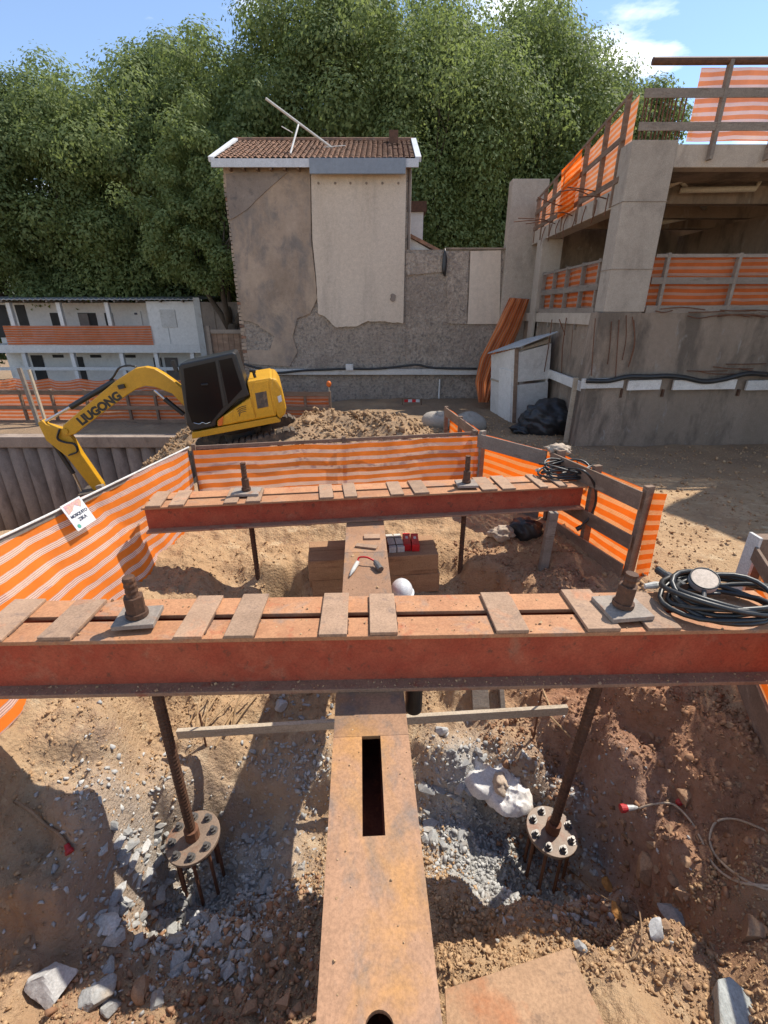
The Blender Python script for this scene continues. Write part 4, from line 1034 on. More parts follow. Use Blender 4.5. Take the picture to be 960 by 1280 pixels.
# cloth and twine on the post
o = lumpy('cloth', 'cloth_beige', cM + V((.06, -.02, .02)), (.15, .09, .06), 21, .5, 1.8, 4, None, .5); tag(o, 'beige cloth draped over the fence post beside the cable bundle', 'cloth')
rt = thing('timber_post', 'short leaning timber post between smaller beam and netting panel', 'post', V((2.0, 5.05, gz(2.0, 5.05))))
q0 = at(683, 688, 4.95); barp('post', 'grey_wood', rt, V((q0.x - .01, q0.y, gz(q0.x, q0.y) - .05)), at(692, 640, 4.97), .1, .08, up=(0, 1, 0), bevel=.004)
c8 = on(560, 510, 1.0)
fence('short netting fence running from the pit corner towards the boulders', (cR.x, cR.y + .06), (c8.x, c8.y), (0, 0), (FH, 1.0), (.5, .98), [(.94, .16, 0, 1), (.12, .14, 0, 1)], mat='netting_dense', off_net=-.04, off_rail=.03, seed=13, post=(.07, .06))
# right near fence: white-faced post, netting and bottom board
dS = on(946, 673, FH)
fr = fence('netting fence with a white-faced post beside the hose coil', (dS.x + .08, dS.y + .0), (2.34, 1.4), (0, -.12), (FH, FH - .12), (.75,), [(.13, .24, .02, 1), (.9, .12, .04, 1)], mat='netting_dense', off_net=.02, off_rail=-.05, seed=15, post=(.09, .07), net_z=(.0, .86))
m = MB(); m.box(dS.x + .0, dS.x + .13, dS.y - .06, dS.y + .05, -.05, FH + .02); m.build('post', 'brown_wood', fr, bevel=.004)
m = MB(); m.box(dS.x - .028, dS.x - .0015, dS.y - .062, dS.y + .06, -.03, FH + .03); m.build('white_board', 'white_dirty', fr, bevel=.003)
# sign on the left netting
d0 = ray(98, 642); p0_, p1_, p2_ = LF(.35, 0), LF(.35, 1), LF(.75, .8)
nx_ = (p1_ - p0_).cross(p2_ - p0_).normalized()
if nx_.x < 0: nx_ = -nx_
tt = (p0_ + nx_ * .06 - V((0, 0, EYE))).dot(nx_) / d0.dot(nx_)
sp_ = V((d0.x * tt, d0.y * tt, EYE + d0.z * tt))
sdx = dd - nx_ * dd.dot(nx_); sdx.normalize(); sup = nx_.cross(sdx); 
if sup.z < 0: sup = -sup
sign = thing('notice_sign', 'small white notice with black lettering hung on the netting', 'sign', sp_ - V((0, 0, .13)))
sw_, sh_ = .25, .27
def sg_(x, z, o=0): return sp_ + sdx * x + sup * z + nx_ * o
m = MB(); m.prism([sg_(-sw_ / 2, -sh_ / 2), sg_(sw_ / 2, -sh_ / 2), sg_(sw_ / 2, sh_ / 2), sg_(-sw_ / 2, sh_ / 2)], nx_ * .004); m.build('board', 'paper_white', sign)
m = MB(); m.prism([sg_(-.1, .03, .005), sg_(-.04, .05, .005), sg_(.015, .09, .005), (sg_(.07, .045, .005)), sg_(.105, .09, .005), sg_(.105, .12, .005), sg_(-.1, .12, .005)], nx_ * .001); m.build('coloured_print', 'ink_pink', sign)
m = MB(); m.prism([sg_(-.08 + .02 * math.cos(k * .52), -.1 + .02 * math.sin(k * .52), .005) for k in range(12)], nx_ * .001); m.build('round_mark', 'ink_green', sign)
def text(txt, size, mat, parent, loc, right, up, name='lettering', ext=.001, bold=0):
    cu = bpy.data.curves.new(name, 'FONT'); cu.body = txt; cu.size = size; cu.align_x = 'CENTER'; cu.align_y = 'CENTER'; cu.extrude = ext; cu.offset = bold
    tmp = bpy.data.objects.new(name, cu); COL.objects.link(tmp); dg = bpy.context.evaluated_depsgraph_get(); me = bpy.data.meshes.new_from_object(tmp.evaluated_get(dg)); bpy.data.objects.remove(tmp)
    me.materials.clear(); me.materials.append(MATS[mat]); o = bpy.data.objects.new(name, me); COL.objects.link(o)
    right = V(right).normalized(); up = V(up).normalized(); nm = right.cross(up)
    M = Matrix((right, up, nm)).transposed().to_4x4(); M.translation = V(loc) - (root_loc(parent) if parent.rotation_euler.to_quaternion().angle < 1e-5 else V((0, 0, 0)))
    o.parent = parent; o.matrix_local = M
    return o
text('MOSQUITO', .04, 'ink', sign, sg_(.005, .0, .006), sdx, sup, bold=.001)
text('ZIKA', .045, 'ink', sign, sg_(.01, -.05, .006), sdx, sup, bold=.001)

# yard fence along the deep excavation
fence('long weathered netting fence along the edge of the deep excavation', (-12.2, 14.5), (-1.62, 14.2), (-.5, -.42), (.52, .5), (.0, .11, .2, .3, .42, .5, .58, .67, .76, .85, .93, 1.0), [(.95, .14, 0, 1), (.5, .12, 0, 1), (.06, .12, 0, 1)], mat='netting_faded', off_net=.05, off_rail=-.05, seed=17, step=.2, post=(.08, .07))
q = at(411, 480, 14.15)
wl_ = thing('warning_lamp', 'orange warning lamp on a stick at the long fence end', 'lamp', V((q.x, q.y, -.3)))
m = MB(); m.cyl(V((q.x, q.y, -.5)), V((q.x, q.y, q.z - .06)), .02, 8); m.build('stick', 'pale_wood', wl_)
lumpy('lamp', 'ex_orange', q, (.075, .075, .09), 2, .02, 1, 3, wl_)
# crossed timber props and second netting behind
for (a, b, lb) in (((24, 460), (50, 535), 'tall leaning timber prop beside the yard fence, thicker of a pair'), ((36, 462), (58, 530), 'tall leaning timber prop beside the yard fence, thinner of a pair')):
    A = at(*a, 14.0); B = at(*b, 13.9); rt = thing('timber_prop', lb, 'prop', V((B.x, B.y, -.5)))
    barp('prop', 'grey_wood' if a[0] < 30 else 'pale_wood', rt, A, V((B.x, B.y, -.48)), .1 if a[0] < 30 else .06, .08, up=(0, 1, 0))
rt = thing('netting_sheet', 'drooping orange netting sheet strung before the site cabin', 'netting', V((-14, 20, -1)))
net('sheet', 'netting_faded', rt, at(-20, 480, 20).xy, at(245, 480, 20).xy, (at(0, 472, 20).z, at(245, 474, 20).z), (-1.6, -1.6), amp=.1, seed=19, step=.3, sag=.12)

# ------------------------------------------------------------------ bored-pile wall of the deep excavation
pw = thing('pile_wall', 'retaining wall of bored concrete piles around the deep excavation', 'retaining wall', V((-9, 12.8, -4.6)))
boxp('capping_beam', 'pile_concrete', pw, -16, -4.7, 12.45, 12.84, -.72, -.42, bevel=.02)
m0 = MB(); n = 14
m0.tube([(0, 0, -4.2), (0, 0, 0)], .225, n)
first = None
for k in range(27):
    x = -15.6 + .41 * k
    if first is None:
        m0.v = [(a, b, c) for a, b, c in m0.v]; o = m0.build('pile', 'pile_concrete', pw, smooth=True, local=True); first = o
    else:
        o = first.copy(); COL.objects.link(o)
    o.location = V((x, 12.72, -.722)) - pw.location
    o.rotation_euler = (0, 0, k * 1.3)

# ------------------------------------------------------------------ excavator
EXT = R(11.5)
exl = V((-3.05, 10.35, -.33)); EXY = math.pi + R(13)
ex = thing('excavator', 'yellow tracked excavator with black cab tilted on the earth ramp', 'excavator', exl, rot=(0, EXT, EXY))
EM = Matrix.Translation(exl) @ Euler((0, EXT, EXY)).to_matrix().to_4x4(); EI = EM.inverted()
def ep(u, v, yl):              # sight line of a pixel met with a lengthwise plane of the machine
    o = EI @ V((0, 0, EYE)); d = EI.to_3x3() @ ray(u, v); t = (yl - o.y) / d.y
    return o + d * t
def exbox(name, mat, x0, x1, y0, y1, z0, z1, bevel=.03, parent=None):
    m = MB(); m.box(x0, x1, y0, y1, z0, z1); return m.build(name, mat, parent or ex, bevel=bevel, local=True)
def sideprism(name, mat, pts, y0, y1, bevel=.02, parent=None):  # profile in x-z
    m = MB(); m.prism([V((x, y0, z)) for x, z in pts], (0, y1 - y0, 0)); return m.build(name, mat, parent or ex, bevel=bevel, local=True)
for sy in (-.72, .72):         # tracks
    pr = []
    for k in range(9): a = math.pi / 2 + math.pi * k / 8; pr.append((-.95 + .27 * math.cos(a), .28 + .27 * math.sin(a)))
    for k in range(9): a = -math.pi / 2 + math.pi * k / 8; pr.append((.95 + .27 * math.cos(a), .28 + .27 * math.sin(a)))
    tr = sideprism('track', 'track_steel', pr, sy - .19, sy + .19, .01)
    per = [V((a, 0, b)) for a, b in pr] + [V((pr[0][0], 0, pr[0][1]))]
    cum = [0]
    for a, b in zip(per, per[1:]): cum.append(cum[-1] + (b - a).length)
    for s in np.arange(0, cum[-1], .13):
        i = max(k for k in range(len(cum)) if cum[k] <= s); i = min(i, len(per) - 2)
        p = per[i].lerp(per[i + 1], (s - cum[i]) / max(1e-6, cum[i + 1] - cum[i])); tdir = (per[i + 1] - per[i]).normalized()
        m = MB(); m.bar(p + V((0, sy - .2, 0)), p + V((0, sy + .2, 0)), .09, .05, up=(tdir.z, 0, -tdir.x)); m.build('track_shoe', 'track_steel', tr, local=True)
exbox('undercarriage', 'ex_black', -.6, .6, -.5, .5, .2, .5)
m = MB(); m.cyl((0, 0, .5), (0, 0, .64), .42, 24); m.build('slew_ring', 'ex_black', ex, local=True)
yn = .86; YN = yn               # near side of the upper body
P = lambda u, v: (lambda q: (q.x, q.z))(ep(u, v, YN))
def zpx(x, y): return (200 + x / 4.364, 420 + y / 4.364)
def prof(lst): return [P(*zpx(x, y)) for x, y in lst]
sideprism('deck', 'ex_yellow', prof([(172, 527), (635, 440), (660, 462), (655, 470), (175, 562)]), yn, -yn, .012)
sideprism('engine_cover', 'ex_yellow', prof([(310, 462), (492, 335), (474, 248), (600, 228), (640, 245), (636, 438), (312, 497)]), yn - .02, -.95, .03)
sideprism('counterweight', 'ex_yellow', prof([(604, 229), (636, 236), (662, 280), (690, 395), (682, 430), (655, 458), (640, 440), (600, 300)]), yn - .01, -.96, .05)
cab = sideprism('cab', 'ex_black', prof([(100, 170), (112, 152), (395, 90), (412, 96), (490, 325), (425, 352), (308, 462), (302, 494), (168, 522), (145, 480)]), yn, yn - .95, .03)
sideprism('side_window', 'ex_glass', prof([(128, 178), (300, 138), (345, 390), (300, 445), (275, 478), (175, 472), (150, 400)]), yn + .004, yn + .008, 0, cab)
sideprism('rear_side_window', 'ex_glass', prof([(322, 133), (392, 118), (448, 290), (372, 372)]), yn + .004, yn + .008, 0, cab)
sideprism('door_frame', 'ex_black', prof([(303, 136), (316, 133), (362, 378), (350, 388)]), yn + .002, yn + .022, .004, cab)
m = MB(); a, b = prof([(225, 265), (262, 262)]); m.tube([V((a[0], yn + .02, a[1])), V((b[0], yn + .02, b[1]))], .02, 8); m.build('door_handle', 'ex_black', cab, local=True)
m = MB(); gpts = [V((x, yn + .03, z)) for x, z in prof([(185, 472), (215, 478), (232, 470), (252, 476), (275, 468)])]; m.tube(smoothpath(gpts, 4), .008, 6); m.build('grab_rail', 'chrome', cab, local=True)
sideprism('side_panel', 'ex_yellow', prof([(400, 402), (492, 340), (522, 448), (402, 472)]), yn - .018, yn + .004, .006)
sideprism('warning_stripe', 'ex_orange', prof([(316, 462), (345, 436), (340, 486), (318, 491)]), yn - .019, yn + .006, .002)
for k in range(4):
    a = prof([(418 + 5 * k, 402 + 12 * k), (440, 388 + 10 * k), (470, 380 + 10 * k)]); m = MB(); m.tube(smoothpath([V((x, yn + .006, z)) for x, z in a], 4), .007, 5); m.build('vent_slat', 'ex_black', ex, local=True)
sideprism('grille', 'track_steel', prof([(518, 312), (580, 300), (592, 385), (532, 397)]), yn - .018, yn + .006, .004)
sideprism('service_door', 'ex_yellow', prof([(498, 300), (515, 255), (590, 242), (602, 320), (628, 432), (527, 448)]), yn - .019, yn + .001, .008)
sideprism('sticker', 'paper_white', prof([(640, 330), (660, 322), (666, 355), (648, 364)]), yn - .008, yn + .003, 0)
m = MB(); q = P(*zpx(515, 235)); m.cyl((q[0], yn - .4, q[1] - .08), (q[0], yn - .4, q[1] + .13), .03, 10); m.cyl((q[0] - .05, yn - .4, q[1] + .1), (q[0] + .07, yn - .4, q[1] + .14), .035, 10); m.build('exhaust_pipe', 'ex_black', ex, local=True)
m = MB(); q = P(*zpx(75, 165)); m.box(q[0] - .03, q[0] + .03, yn - .16, yn - .02, q[1] - .1, q[1] + .1); m.bar((q[0], yn - .1, q[1] - .1), (q[0] - .2, yn - .1, q[1] - .18), .02, .02); m.build('mirror', 'ex_black', ex, local=True)
# boom, arm and rams on the machine's middle plane
yb = .05; YB = yb
def z1(x, y): return (x / 4.364, 420 + y / 4.364)
PB = lambda x, y: (lambda q: (q.x, q.z))(ep(*z1(x, y), YB))
boomP = [PB(*p) for p in [(1100, 430), (1060, 330), (950, 240), (900, 205), (850, 176), (800, 165), (745, 173), (640, 240), (500, 358), (355, 480), (352, 520), (380, 538), (420, 528), (560, 420), (700, 318), (755, 283), (800, 268), (850, 274), (945, 310), (1040, 410), (1060, 450)]]
bw = .12
boom = sideprism('boom', 'ex_yellow', boomP, yb - bw, yb + bw, .015)
c1_, c2_ = PB(465, 448), PB(640, 328)
rv = V((c2_[0] - c1_[0], 0, c2_[1] - c1_[1])); mid = V(((c1_[0] + c2_[0]) / 2, yb + bw + .003, (c1_[1] + c2_[1]) / 2 - .01))
# seen from local +Y the machine's x runs to the left, so the line reads towards -x
tx = text('LIUGONG', .225, 'ex_black', ex, (0, 0, 0), (1, 0, 0), (0, 0, 1), 'lettering', .002, .012)
rgt = rv.normalized(); upv = V((0, 1, 0)).cross(rgt); 
if upv.z < 0: upv = -upv
nm = rgt.cross(upv); M = Matrix((rgt, upv, nm)).transposed().to_4x4(); M.translation = mid
tx.parent = boom; tx.matrix_local = M
arm = sideprism('arm', 'ex_yellow', [PB(*p) for p in [(215, 468), (238, 455), (262, 478), (330, 498), (370, 508), (405, 560), (452, 640), (566, 805), (575, 840), (530, 850), (480, 790), (370, 650), (262, 565)]], yb - .09, yb + .09, .012)
def ram(parent, p0, p1, p2, r, y=0):
    a, b, c = [V((q[0], yb + y, q[1])) for q in (p0, p1, p2)]
    m = MB(); m.cyl(a, b, r, 14); m.build('cylinder', 'ex_black', parent, local=True)
    m = MB(); m.cyl(b, c, r * .55, 12); m.build('piston_rod', 'chrome', parent, local=True)
ram(boom, PB(625, 245), PB(385, 388), PB(245, 468), .055, .0)
ram(arm, PB(285, 575), PB(400, 750), PB(450, 850), .045, .0)
ram(boom, PB(1010, 420), PB(905, 335), PB(850, 290), .05, .16)
hz = [(600, 240), (620, 220), (650, 175), (700, 160), (745, 168)]
for o_ in (.03, -.03):
    m = MB(); m.tube(smoothpath([V((PB(*p)[0], yb + o_, PB(*p)[1])) for p in hz], 5), .016, 7); m.build('hose', 'black_rubber', boom, smooth=True, local=True)
for o_ in (.0, .05):
    m = MB(); m.tube(smoothpath([V((PB(*p)[0], yb + .12 + o_, PB(*p)[1])) for p in ((340, 500), (330, 550), (370, 570), (420, 580), (435, 620), (390, 640))], 5), .014, 7); m.build('hose', 'black_rubber', arm, smooth=True, local=True)
m = MB(); q = PB(368, 512); m.cyl((q[0], yb - .15, q[1]), (q[0], yb + .15, q[1]), .06, 16); m.build('pivot_pin', 'ex_yellow', arm, local=True)
m = MB(); q = PB(675, 270); m.box(q[0] - .06, q[0] + .06, yb + bw, yb + bw + .08, q[1] - .04, q[1] + .04); m.build('work_lamp', 'ex_black', boom, local=True)
bk = [PB(*p) for p in [(450, 840), (560, 830), (600, 900), (560, 990), (470, 1000), (420, 930)]]
sideprism('bucket', 'track_steel', bk, yb - .3, yb + .3, .02)

# ------------------------------------------------------------------ old house with patched party wall
HY = 16.0
house = thing('old_house', 'old two-storey house with tiled roof and patched party wall', 'house', V((-2, HY + 2, 0)))
def hx(u, v): q = at(u, v, HY); return q.x, q.z
def hpoly(name, mat, pts, y0, y1, jag=0, parent=None):
    out = []
    for i, p in enumerate(pts):
        q = at(p[0], p[1], HY); out.append(V((q.x, y0, q.z)))
        if jag and len(p) > 2:
            q2 = at(*pts[(i + 1) % len(pts)][:2], HY); L = math.hypot(q2.x - q.x, q2.z - q.z); n = int(L / .06)
            for k in range(1, n):
                f = k / n; a = jag * float(fbm(np.array([q.x * 3 + f * L * 5]), np.array([q.z * 2 + f * L * 3.3]), 7, 4)[0])
                out.append(V((q.x + (q2.x - q.x) * f + a * .6, y0, q.z + (q2.z - q.z) * f + a)))
    m = MB(); m.prism(out, (0, y1 - y0, 0)); return m.build(name, mat, parent or house)
xl, _ = hx(293, 333); xr, _ = hx(508, 333); ez = at(400, 205, HY).z
boxp('wall', 'rough_plaster', house, xl + .02, xr, HY, HY + 4.8, -.6, ez)
hpoly('brown_plaster_coat', 'brown_plaster', [(279, 208), (388, 208), (389, 300, 1), (394, 345, 1), (397, 372, 1), (388, 392, 1), (372, 398, 1), (366, 420, 1), (372, 440, 1), (362, 458), (312, 455), (309, 438, 1), (338, 437, 1), (343, 420, 1), (322, 405, 1), (304, 400)], HY - .045, HY - .001, .035)
hpoly('grey_plaster_patch', 'grey_plaster', [(283, 218), (362, 214, 1), (330, 242, 1), (310, 262, 1), (288, 276)], HY - .07, HY - .046, .03)
hpoly('beige_plaster_coat', 'beige_plaster', [(389, 209), (508, 209), (504, 404, 1), (478, 402, 1), (460, 401, 1), (446, 408, 1), (420, 409, 1), (408, 397, 1), (398, 392, 1), (396, 350), (391, 300)], HY - .08, HY - .0455, .03)
for u, v in ((398, 229), (419, 229), (438, 229), (458, 229), (478, 229), (498, 229)):
    q = at(u, v, HY - .08); m = MB(); m.cyl(V((q.x, q.y - .012, q.z)), V((q.x, q.y + .01, q.z)), .035, 8); m.build('tie_end', 'grey_plaster', house)
q = at(491, 372, HY - .08); m = MB(); m.prism([V((q.x + .09 * math.cos(k * .6) * (1 + .3 * math.sin(k * 2.2)), q.y - .02, q.z + .12 * math.sin(k * .6))) for k in range(10)], (0, .019, 0)); m.build('broken_patch', 'grey_plaster', house)
m = MB(); q = at(512, 300, HY); m.cyl(V((q.x - .02, HY + .1, -.0)), V((q.x - .02, HY + .1, ez - .1)), .05, 8); m.build('rain_pipe', 'grey_plaster', house)
# left edge: brick quoins showing through the broken corner
for k in range(int((ez - .3) / .11)):
    z = .6 + .11 * k
    if z > ez - .25: break
    w = .08 + .05 * random.random(); boxp('brick', 'roof_tile' if random.random() < .12 else 'brown_plaster', house, xl - .02 - .03 * random.random(), xl + w, HY - .015, HY + .1, z, z + .085)
# roof
ey = HY - .3; zE = at(400, 204, ey).z; ry = HY + 2.6; zR = at(400, 181, ry).z
xa = at(265, 200, ey).x; xb = at(522, 200, ey).x
roof = MB(); roof.hexa([(xa, ey, zE), (xb, ey, zE), (xb, ry, zR), (xa, ry, zR), (xa, ey, zE + .06), (xb, ey, zE + .06), (xb, ry, zR + .06), (xa, ry, zR + .06)])
roof = roof.build('roof', 'roof_tile', house)
m = MB(); m.hexa([(xa, ry, zR), (xb, ry, zR), (xb, ry + 2.9, zE), (xa, ry + 2.9, zE), (xa, ry, zR + .06), (xb, ry, zR + .06), (xb, ry + 2.9, zE + .06), (xa, ry + 2.9, zE + .06)]); m.build('rear_slope', 'roof_tile', house)
m = MB(); rows = 13; colw = .155; nc = int((xb - xa - .1) / colw)
sl = (zR - zE) / (ry - ey)
for r_ in range(rows):
    y0 = ey + .02 + (ry - ey - .04) * r_ / rows; y1 = y0 + (ry - ey) / rows * 1.12
    for c_ in range(nc):
        x0 = xa + .06 + c_ * colw + random.uniform(-.008, .008); lift = random.uniform(0, .014)
        pts = []
        for yy_, dz in ((y0, .062 + .035), (y1, .062 + .01)):
            for k in range(5):
                a = math.pi * k / 4; pts.append((x0 + colw * .46 * (1 - math.cos(a)), yy_, zE + sl * (yy_ - ey) + dz + lift + .05 * math.sin(a)))
        m.add(pts, [(k, k + 1, 5 + k + 1, 5 + k) for k in range(4)] + [(0, 5, 9, 4)])
tl_ = m.build('roof_tiles', 'roof_tile', house, fix=False); tl_['kind'] = 'stuff'; tl_['label'] = 'rows of small weathered clay roof tiles'
m = MB()
for k in range(22):
    x0 = xa + (xb - xa) * k / 22; m.tube([(x0, ry, zR + .1), (x0 + (xb - xa) / 22 * 1.05, ry, zR + .11)], [.1, .085], 8)
rd = m.build('ridge_tiles', 'roof_tile', house); rd['kind'] = 'stuff'
xm = at(387, 205, ey).x
boxp('eaves_board', 'fascia_white', house, xa - .03, xm, ey - .05, ey - .004, zE - .1, zE + .1)
boxp('gutter', 'fascia_grey', house, xm + .002, at(507, 200, ey).x, ey - .1, ey - .004, zE - .26, zE + .1)
boxp('eaves_board', 'fascia_white', house, at(507, 200, ey).x + .002, xb + .03, ey - .05, ey - .004, zE - .1, zE + .1)
for xx in (xa - .02, xb + .02):
    barp('verge_board', 'fascia_white', house, V((xx, ey - .0, zE + .09)), V((xx, ry, zR + .12)), .16, .12)
for k in range(6):
    u = 288 + 17 * k; x0 = at(u, 208, HY).x; boxp('rafter_end', 'brown_wood', house, x0, x0 + .06, ey + .01, HY - .05, zE - .14, zE - .01)
m = MB(); q0 = at(492, 184, ry - .5); m.box(q0.x - .14, q0.x + .14, ry - .6, ry - .3, zR - .5, zR + .22); m.build('chimney', 'dark_rust', roof)
# antenna poles lying over the roof
ant = thing('antenna_pole', 'long pale antenna pole leaning across the tiled roof', 'antenna', at(416, 186, HY + .9))
a = at(415, 185, HY + 1.3); b = at(332, 123, HY + .4)
m = MB(); m.cyl(a, b, .035, 8); m.build('mast', 'white_dirty', ant)
m = MB(); m.cyl(at(363, 192, HY + .1), at(373, 156, HY + .8), .026, 8); m.build('strut', 'white_dirty', ant)
m = MB(); m.cyl(at(352, 158, HY + .75), at(366, 166, HY + .7), .012, 6); m.cyl(at(405, 184, HY + 1.2), at(432, 182, HY + 1.35), .012, 6); m.build('crossbar', 'white_dirty', ant)
# boundary wall going on to the right
bx0 = xr + .003; bx1 = at(632, 400, HY).x; bzt = at(560, 312, HY).z
bw_ = thing('boundary_wall', 'rough rendered boundary wall beside the old house', 'wall', V(((bx0 + bx1) / 2, HY, 0)))
boxp('wall', 'rough_plaster', bw_, bx0, bx1, HY + .02, HY + .3, -.6, bzt)
hpoly('beige_plaster_panel', 'beige_plaster', [(588, 314), (626, 313), (624, 405, 1), (584, 405), (586, 370)], HY - .03, HY + .019, .012, bw_)
hpoly('upper_patch', 'rough_plaster', [(507, 316), (553, 318), (556, 340, 1), (508, 344)], HY - .02, HY + .018, .03, bw_)
hpoly('pilaster', 'rough_plaster', [(556, 314), (586, 314), (583, 405, 1), (560, 404)], HY - .035, HY + .016, .025, bw_)
boxp('coping', 'wall_concrete', bw_, at(556, 312, HY).x, bx1, HY - .05, HY + .33, bzt, bzt + .05)
q = at(555, 330, HY); o = lumpy('hanging_rag', 'black_tarp', V((q.x, HY - .1, q.z)), (.07, .05, .33), 5, .4, 2, 3, None, .3); tag(o, 'dark rag hanging from the top of the boundary wall', 'rag')
# white ledge and cable along the foot of the walls
ledge = thing('wall_ledge', 'pale concrete ledge running along the foot of the party wall', 'ledge', V((0, HY - .1, .8)))
lz = at(450, 465, HY - .15).z
boxp('ledge', 'white_dirty', ledge, xl + .3, at(596, 463, HY).x, HY - .16, HY - .047, lz - .09, lz + .09, bevel=.01)
boxp('backing', 'rough_plaster', ledge, xl + .32, at(596, 463, HY).x - .02, HY - .046, HY + .018, lz - .08, lz + .07)
def wallcable(label, pts, y, r, mat='black_rubber'):
    m = MB(); m.tube(smoothpath([at(u, v, y) for u, v in pts], 8), r, 7); return tag(m.build('wall_cable', mat, smooth=True), label, 'cable')
wallcable('black cable slung above the ledge of the party wall', [(305, 455), (325, 461), (345, 466), (380, 463), (410, 462), (430, 461), (470, 461), (510, 457), (522, 456), (545, 460), (596, 461)], HY - .2, .035)
q = at(437, 459, HY - .2); m = MB(); m.box(q.x - .12, q.x + .12, HY - .28, HY - .17, q.z - .1, q.z + .1); tag(m.build('junction_box', 'white_paint', bevel=.01), 'small white junction box on the party wall cable', 'junction box')
m = MB(); q = at(549, 490, HY - .05); m.cyl(V((q.x, HY - .05, -.1)), V((q.x, HY - .05, at(549, 474, HY).z)), .03, 8); tag(m.build('wall_pipe', 'white_dirty'), 'short white pipe standing against the wall foot', 'pipe')
# small red-white barrier tape stand at the wall foot
q = at(515, 501, 14.8); rt = thing('marker_stand', 'little red and white marker rail before the wall', 'marker', V((q.x, q.y, gz(q.x, q.y))))
for k in range(4): barp('rail', 'red_box' if k % 2 == 0 else 'white_paint', rt, V((q.x - .24 + .12 * k, q.y, q.z)), V((q.x - .122 + .12 * k, q.y, q.z)), .04, .08)
for sx in (-.3, .3): barp('leg', 'dark_rust', rt, V((q.x + sx, q.y + .03, gz(q.x + sx, q.y) - .05)), V((q.x + sx, q.y + .03, q.z + .06)), .02, .02, up=(0, 1, 0))
# white annex behind with lean-to roof
an = thing('white_annex', 'white rear annex with dark roof behind the old house', 'building', V((1.0, 19.5, 0)))
q0 = at(509, 265, 19); q1 = at(528, 310, 19)
boxp('wall', 'white_paint', an, xr + .05, q1.x, 19, 21, 0, q0.z); boxp('roof', 'dark_rust', an, xr + .02, q1.x + .1, 18.9, 21.1, q0.z + .002, at(515, 252, 19).z)
a = at(508, 297, 16.6); b = at(551, 321, 16.6)
m = MB(); m.prism([V((xr + .05, 16.45, bzt - .3)), V((b.x, 16.45, bzt - .1)), V((b.x, 16.45, b.z)), V((xr + .05, 16.45, a.z))], (0, 2.2, 0)); m.build('lean_to_gable', 'white_paint', an)
barp('lean_to_roof', 'roof_tile', an, V((xr + .03, 17.5, a.z + .06)), V((b.x + .08, 17.5, b.z + .06)), 2.4, .09)
# old wooden gate between cabin and house
q0 = at(262, 412, 16.5); q1 = at(303, 445, 16.5)
gt = thing('wooden_gate', 'weathered wooden gate beside the house corner', 'gate', V((q0.x + .6, 16.5, -.4)))
for k in range(6):
    x0 = q0.x + .03 + k * .185; boxp('board', 'brown_wood', gt, x0, x0 + .175, 16.5, 16.53, -.6, q0.z + random.uniform(-.03, .02))
for x0 in (q0.x - .08, q0.x + 1.15): boxp('post', 'grey_wood', gt, x0, x0 + .1, 16.42, 16.52, -.7, q0.z + .12)
boxp('top_rail', 'grey_wood', gt, q0.x + .025, q0.x + 1.145, 16.45, 16.497, q0.z - .12, q0.z)

# ------------------------------------------------------------------ two-storey site cabin
CY = 26.0
def cx_(u): return at(u, 400, CY).x
cab = thing('site_cabin', 'white two-storey site cabin with gallery and corrugated roof', 'cabin', V((-15, CY + 2, -1.8)))
zg = at(100, 500, CY).z - .25; zm1 = at(100, 441, CY).z; zm0 = at(100, 431, CY).z; zt = at(100, 378, CY).z
xL = at(-30, 400, CY).x; xP = at(186, 400, CY).x; xR = at(246, 400, CY).x
boxp('ground_floor_wall', 'cabin_white', cab, xL, xR - .15, CY + 1.3, CY + 4, zg, zm1 - .002)
boxp('upper_wall', 'cabin_white', cab, xL, xP, CY + 1.3, CY + 4, zm0 + .002, zt)
boxp('gallery_floor', 'white_paint', cab, xL, xR + .02, CY - .02, CY + 4.02, zm1, zm0)
boxp('end_panel', 'white_paint', cab, xP + .002, xR, CY, CY + 4, zm0 + .002, zt + .05)
q0 = at(199, 387, CY); q1 = at(222, 409, CY)
boxp('panel_hatch', 'white_dirty', cab, q0.x, q1.x, CY - .035, CY - .001, q1.z, q0.z, bevel=.01)
for u in (212,): boxp('panel_joint', 'zinc', cab, at(u, 420, CY).x - .015, at(u, 420, CY).x + .015, CY - .015, CY - .001, zm0 + .05, q1.z - .02)
m = MB(); n = 90; rx0, rx1 = xL - .3, xR + .25; vs = []
for k in range(n + 1):
    x = rx0 + (rx1 - rx0) * k / n; dz = .05 * math.sin(k * math.pi)
    dz = .05 if k % 2 else 0
    vs += [(x, CY - .3, zt + .12 + dz), (x, CY + 4.4, zt + .42 + dz), (x, CY - .3, zt + .09 + dz), (x, CY + 4.4, zt + .39 + dz)]
fs = []
for k in range(n):
    a = 4 * k; b = a + 4; fs += [(a, b, b + 1, a + 1), (a + 2, a + 3, b + 3, b + 2), (a, a + 2, b + 2, b)]
m.add(vs, fs); m.build('roof', 'zinc', cab, fix=False)
for k in range(10):
    x = xL + (xR - xL) * (k + .5) / 10; boxp('rafter_end', 'grey_wood', cab, x, x + .08, CY - .25, CY + 1.3, zt + .002, zt + .085)
for u in (14, 76, 136): 
    x = at(u, 400, CY).x; boxp('gallery_post', 'white_paint', cab, x - .1, x + .1, CY + .05, CY + .25, zm0 + .002, zt)
for u in (33, 93, 154, 197, 242):
    x = at(u, 460, CY).x; boxp('ground_post', 'white_paint', cab, x - .1, x + .1, CY + .05, CY + .25, zg, zm1 - .002)
boxp('ground_rail', 'white_paint', cab, xL, xR - .3, CY + .02, CY + .048, at(100, 463, CY).z, at(100, 459, CY).z)
rw = at(0, 402, CY + 1.3).z
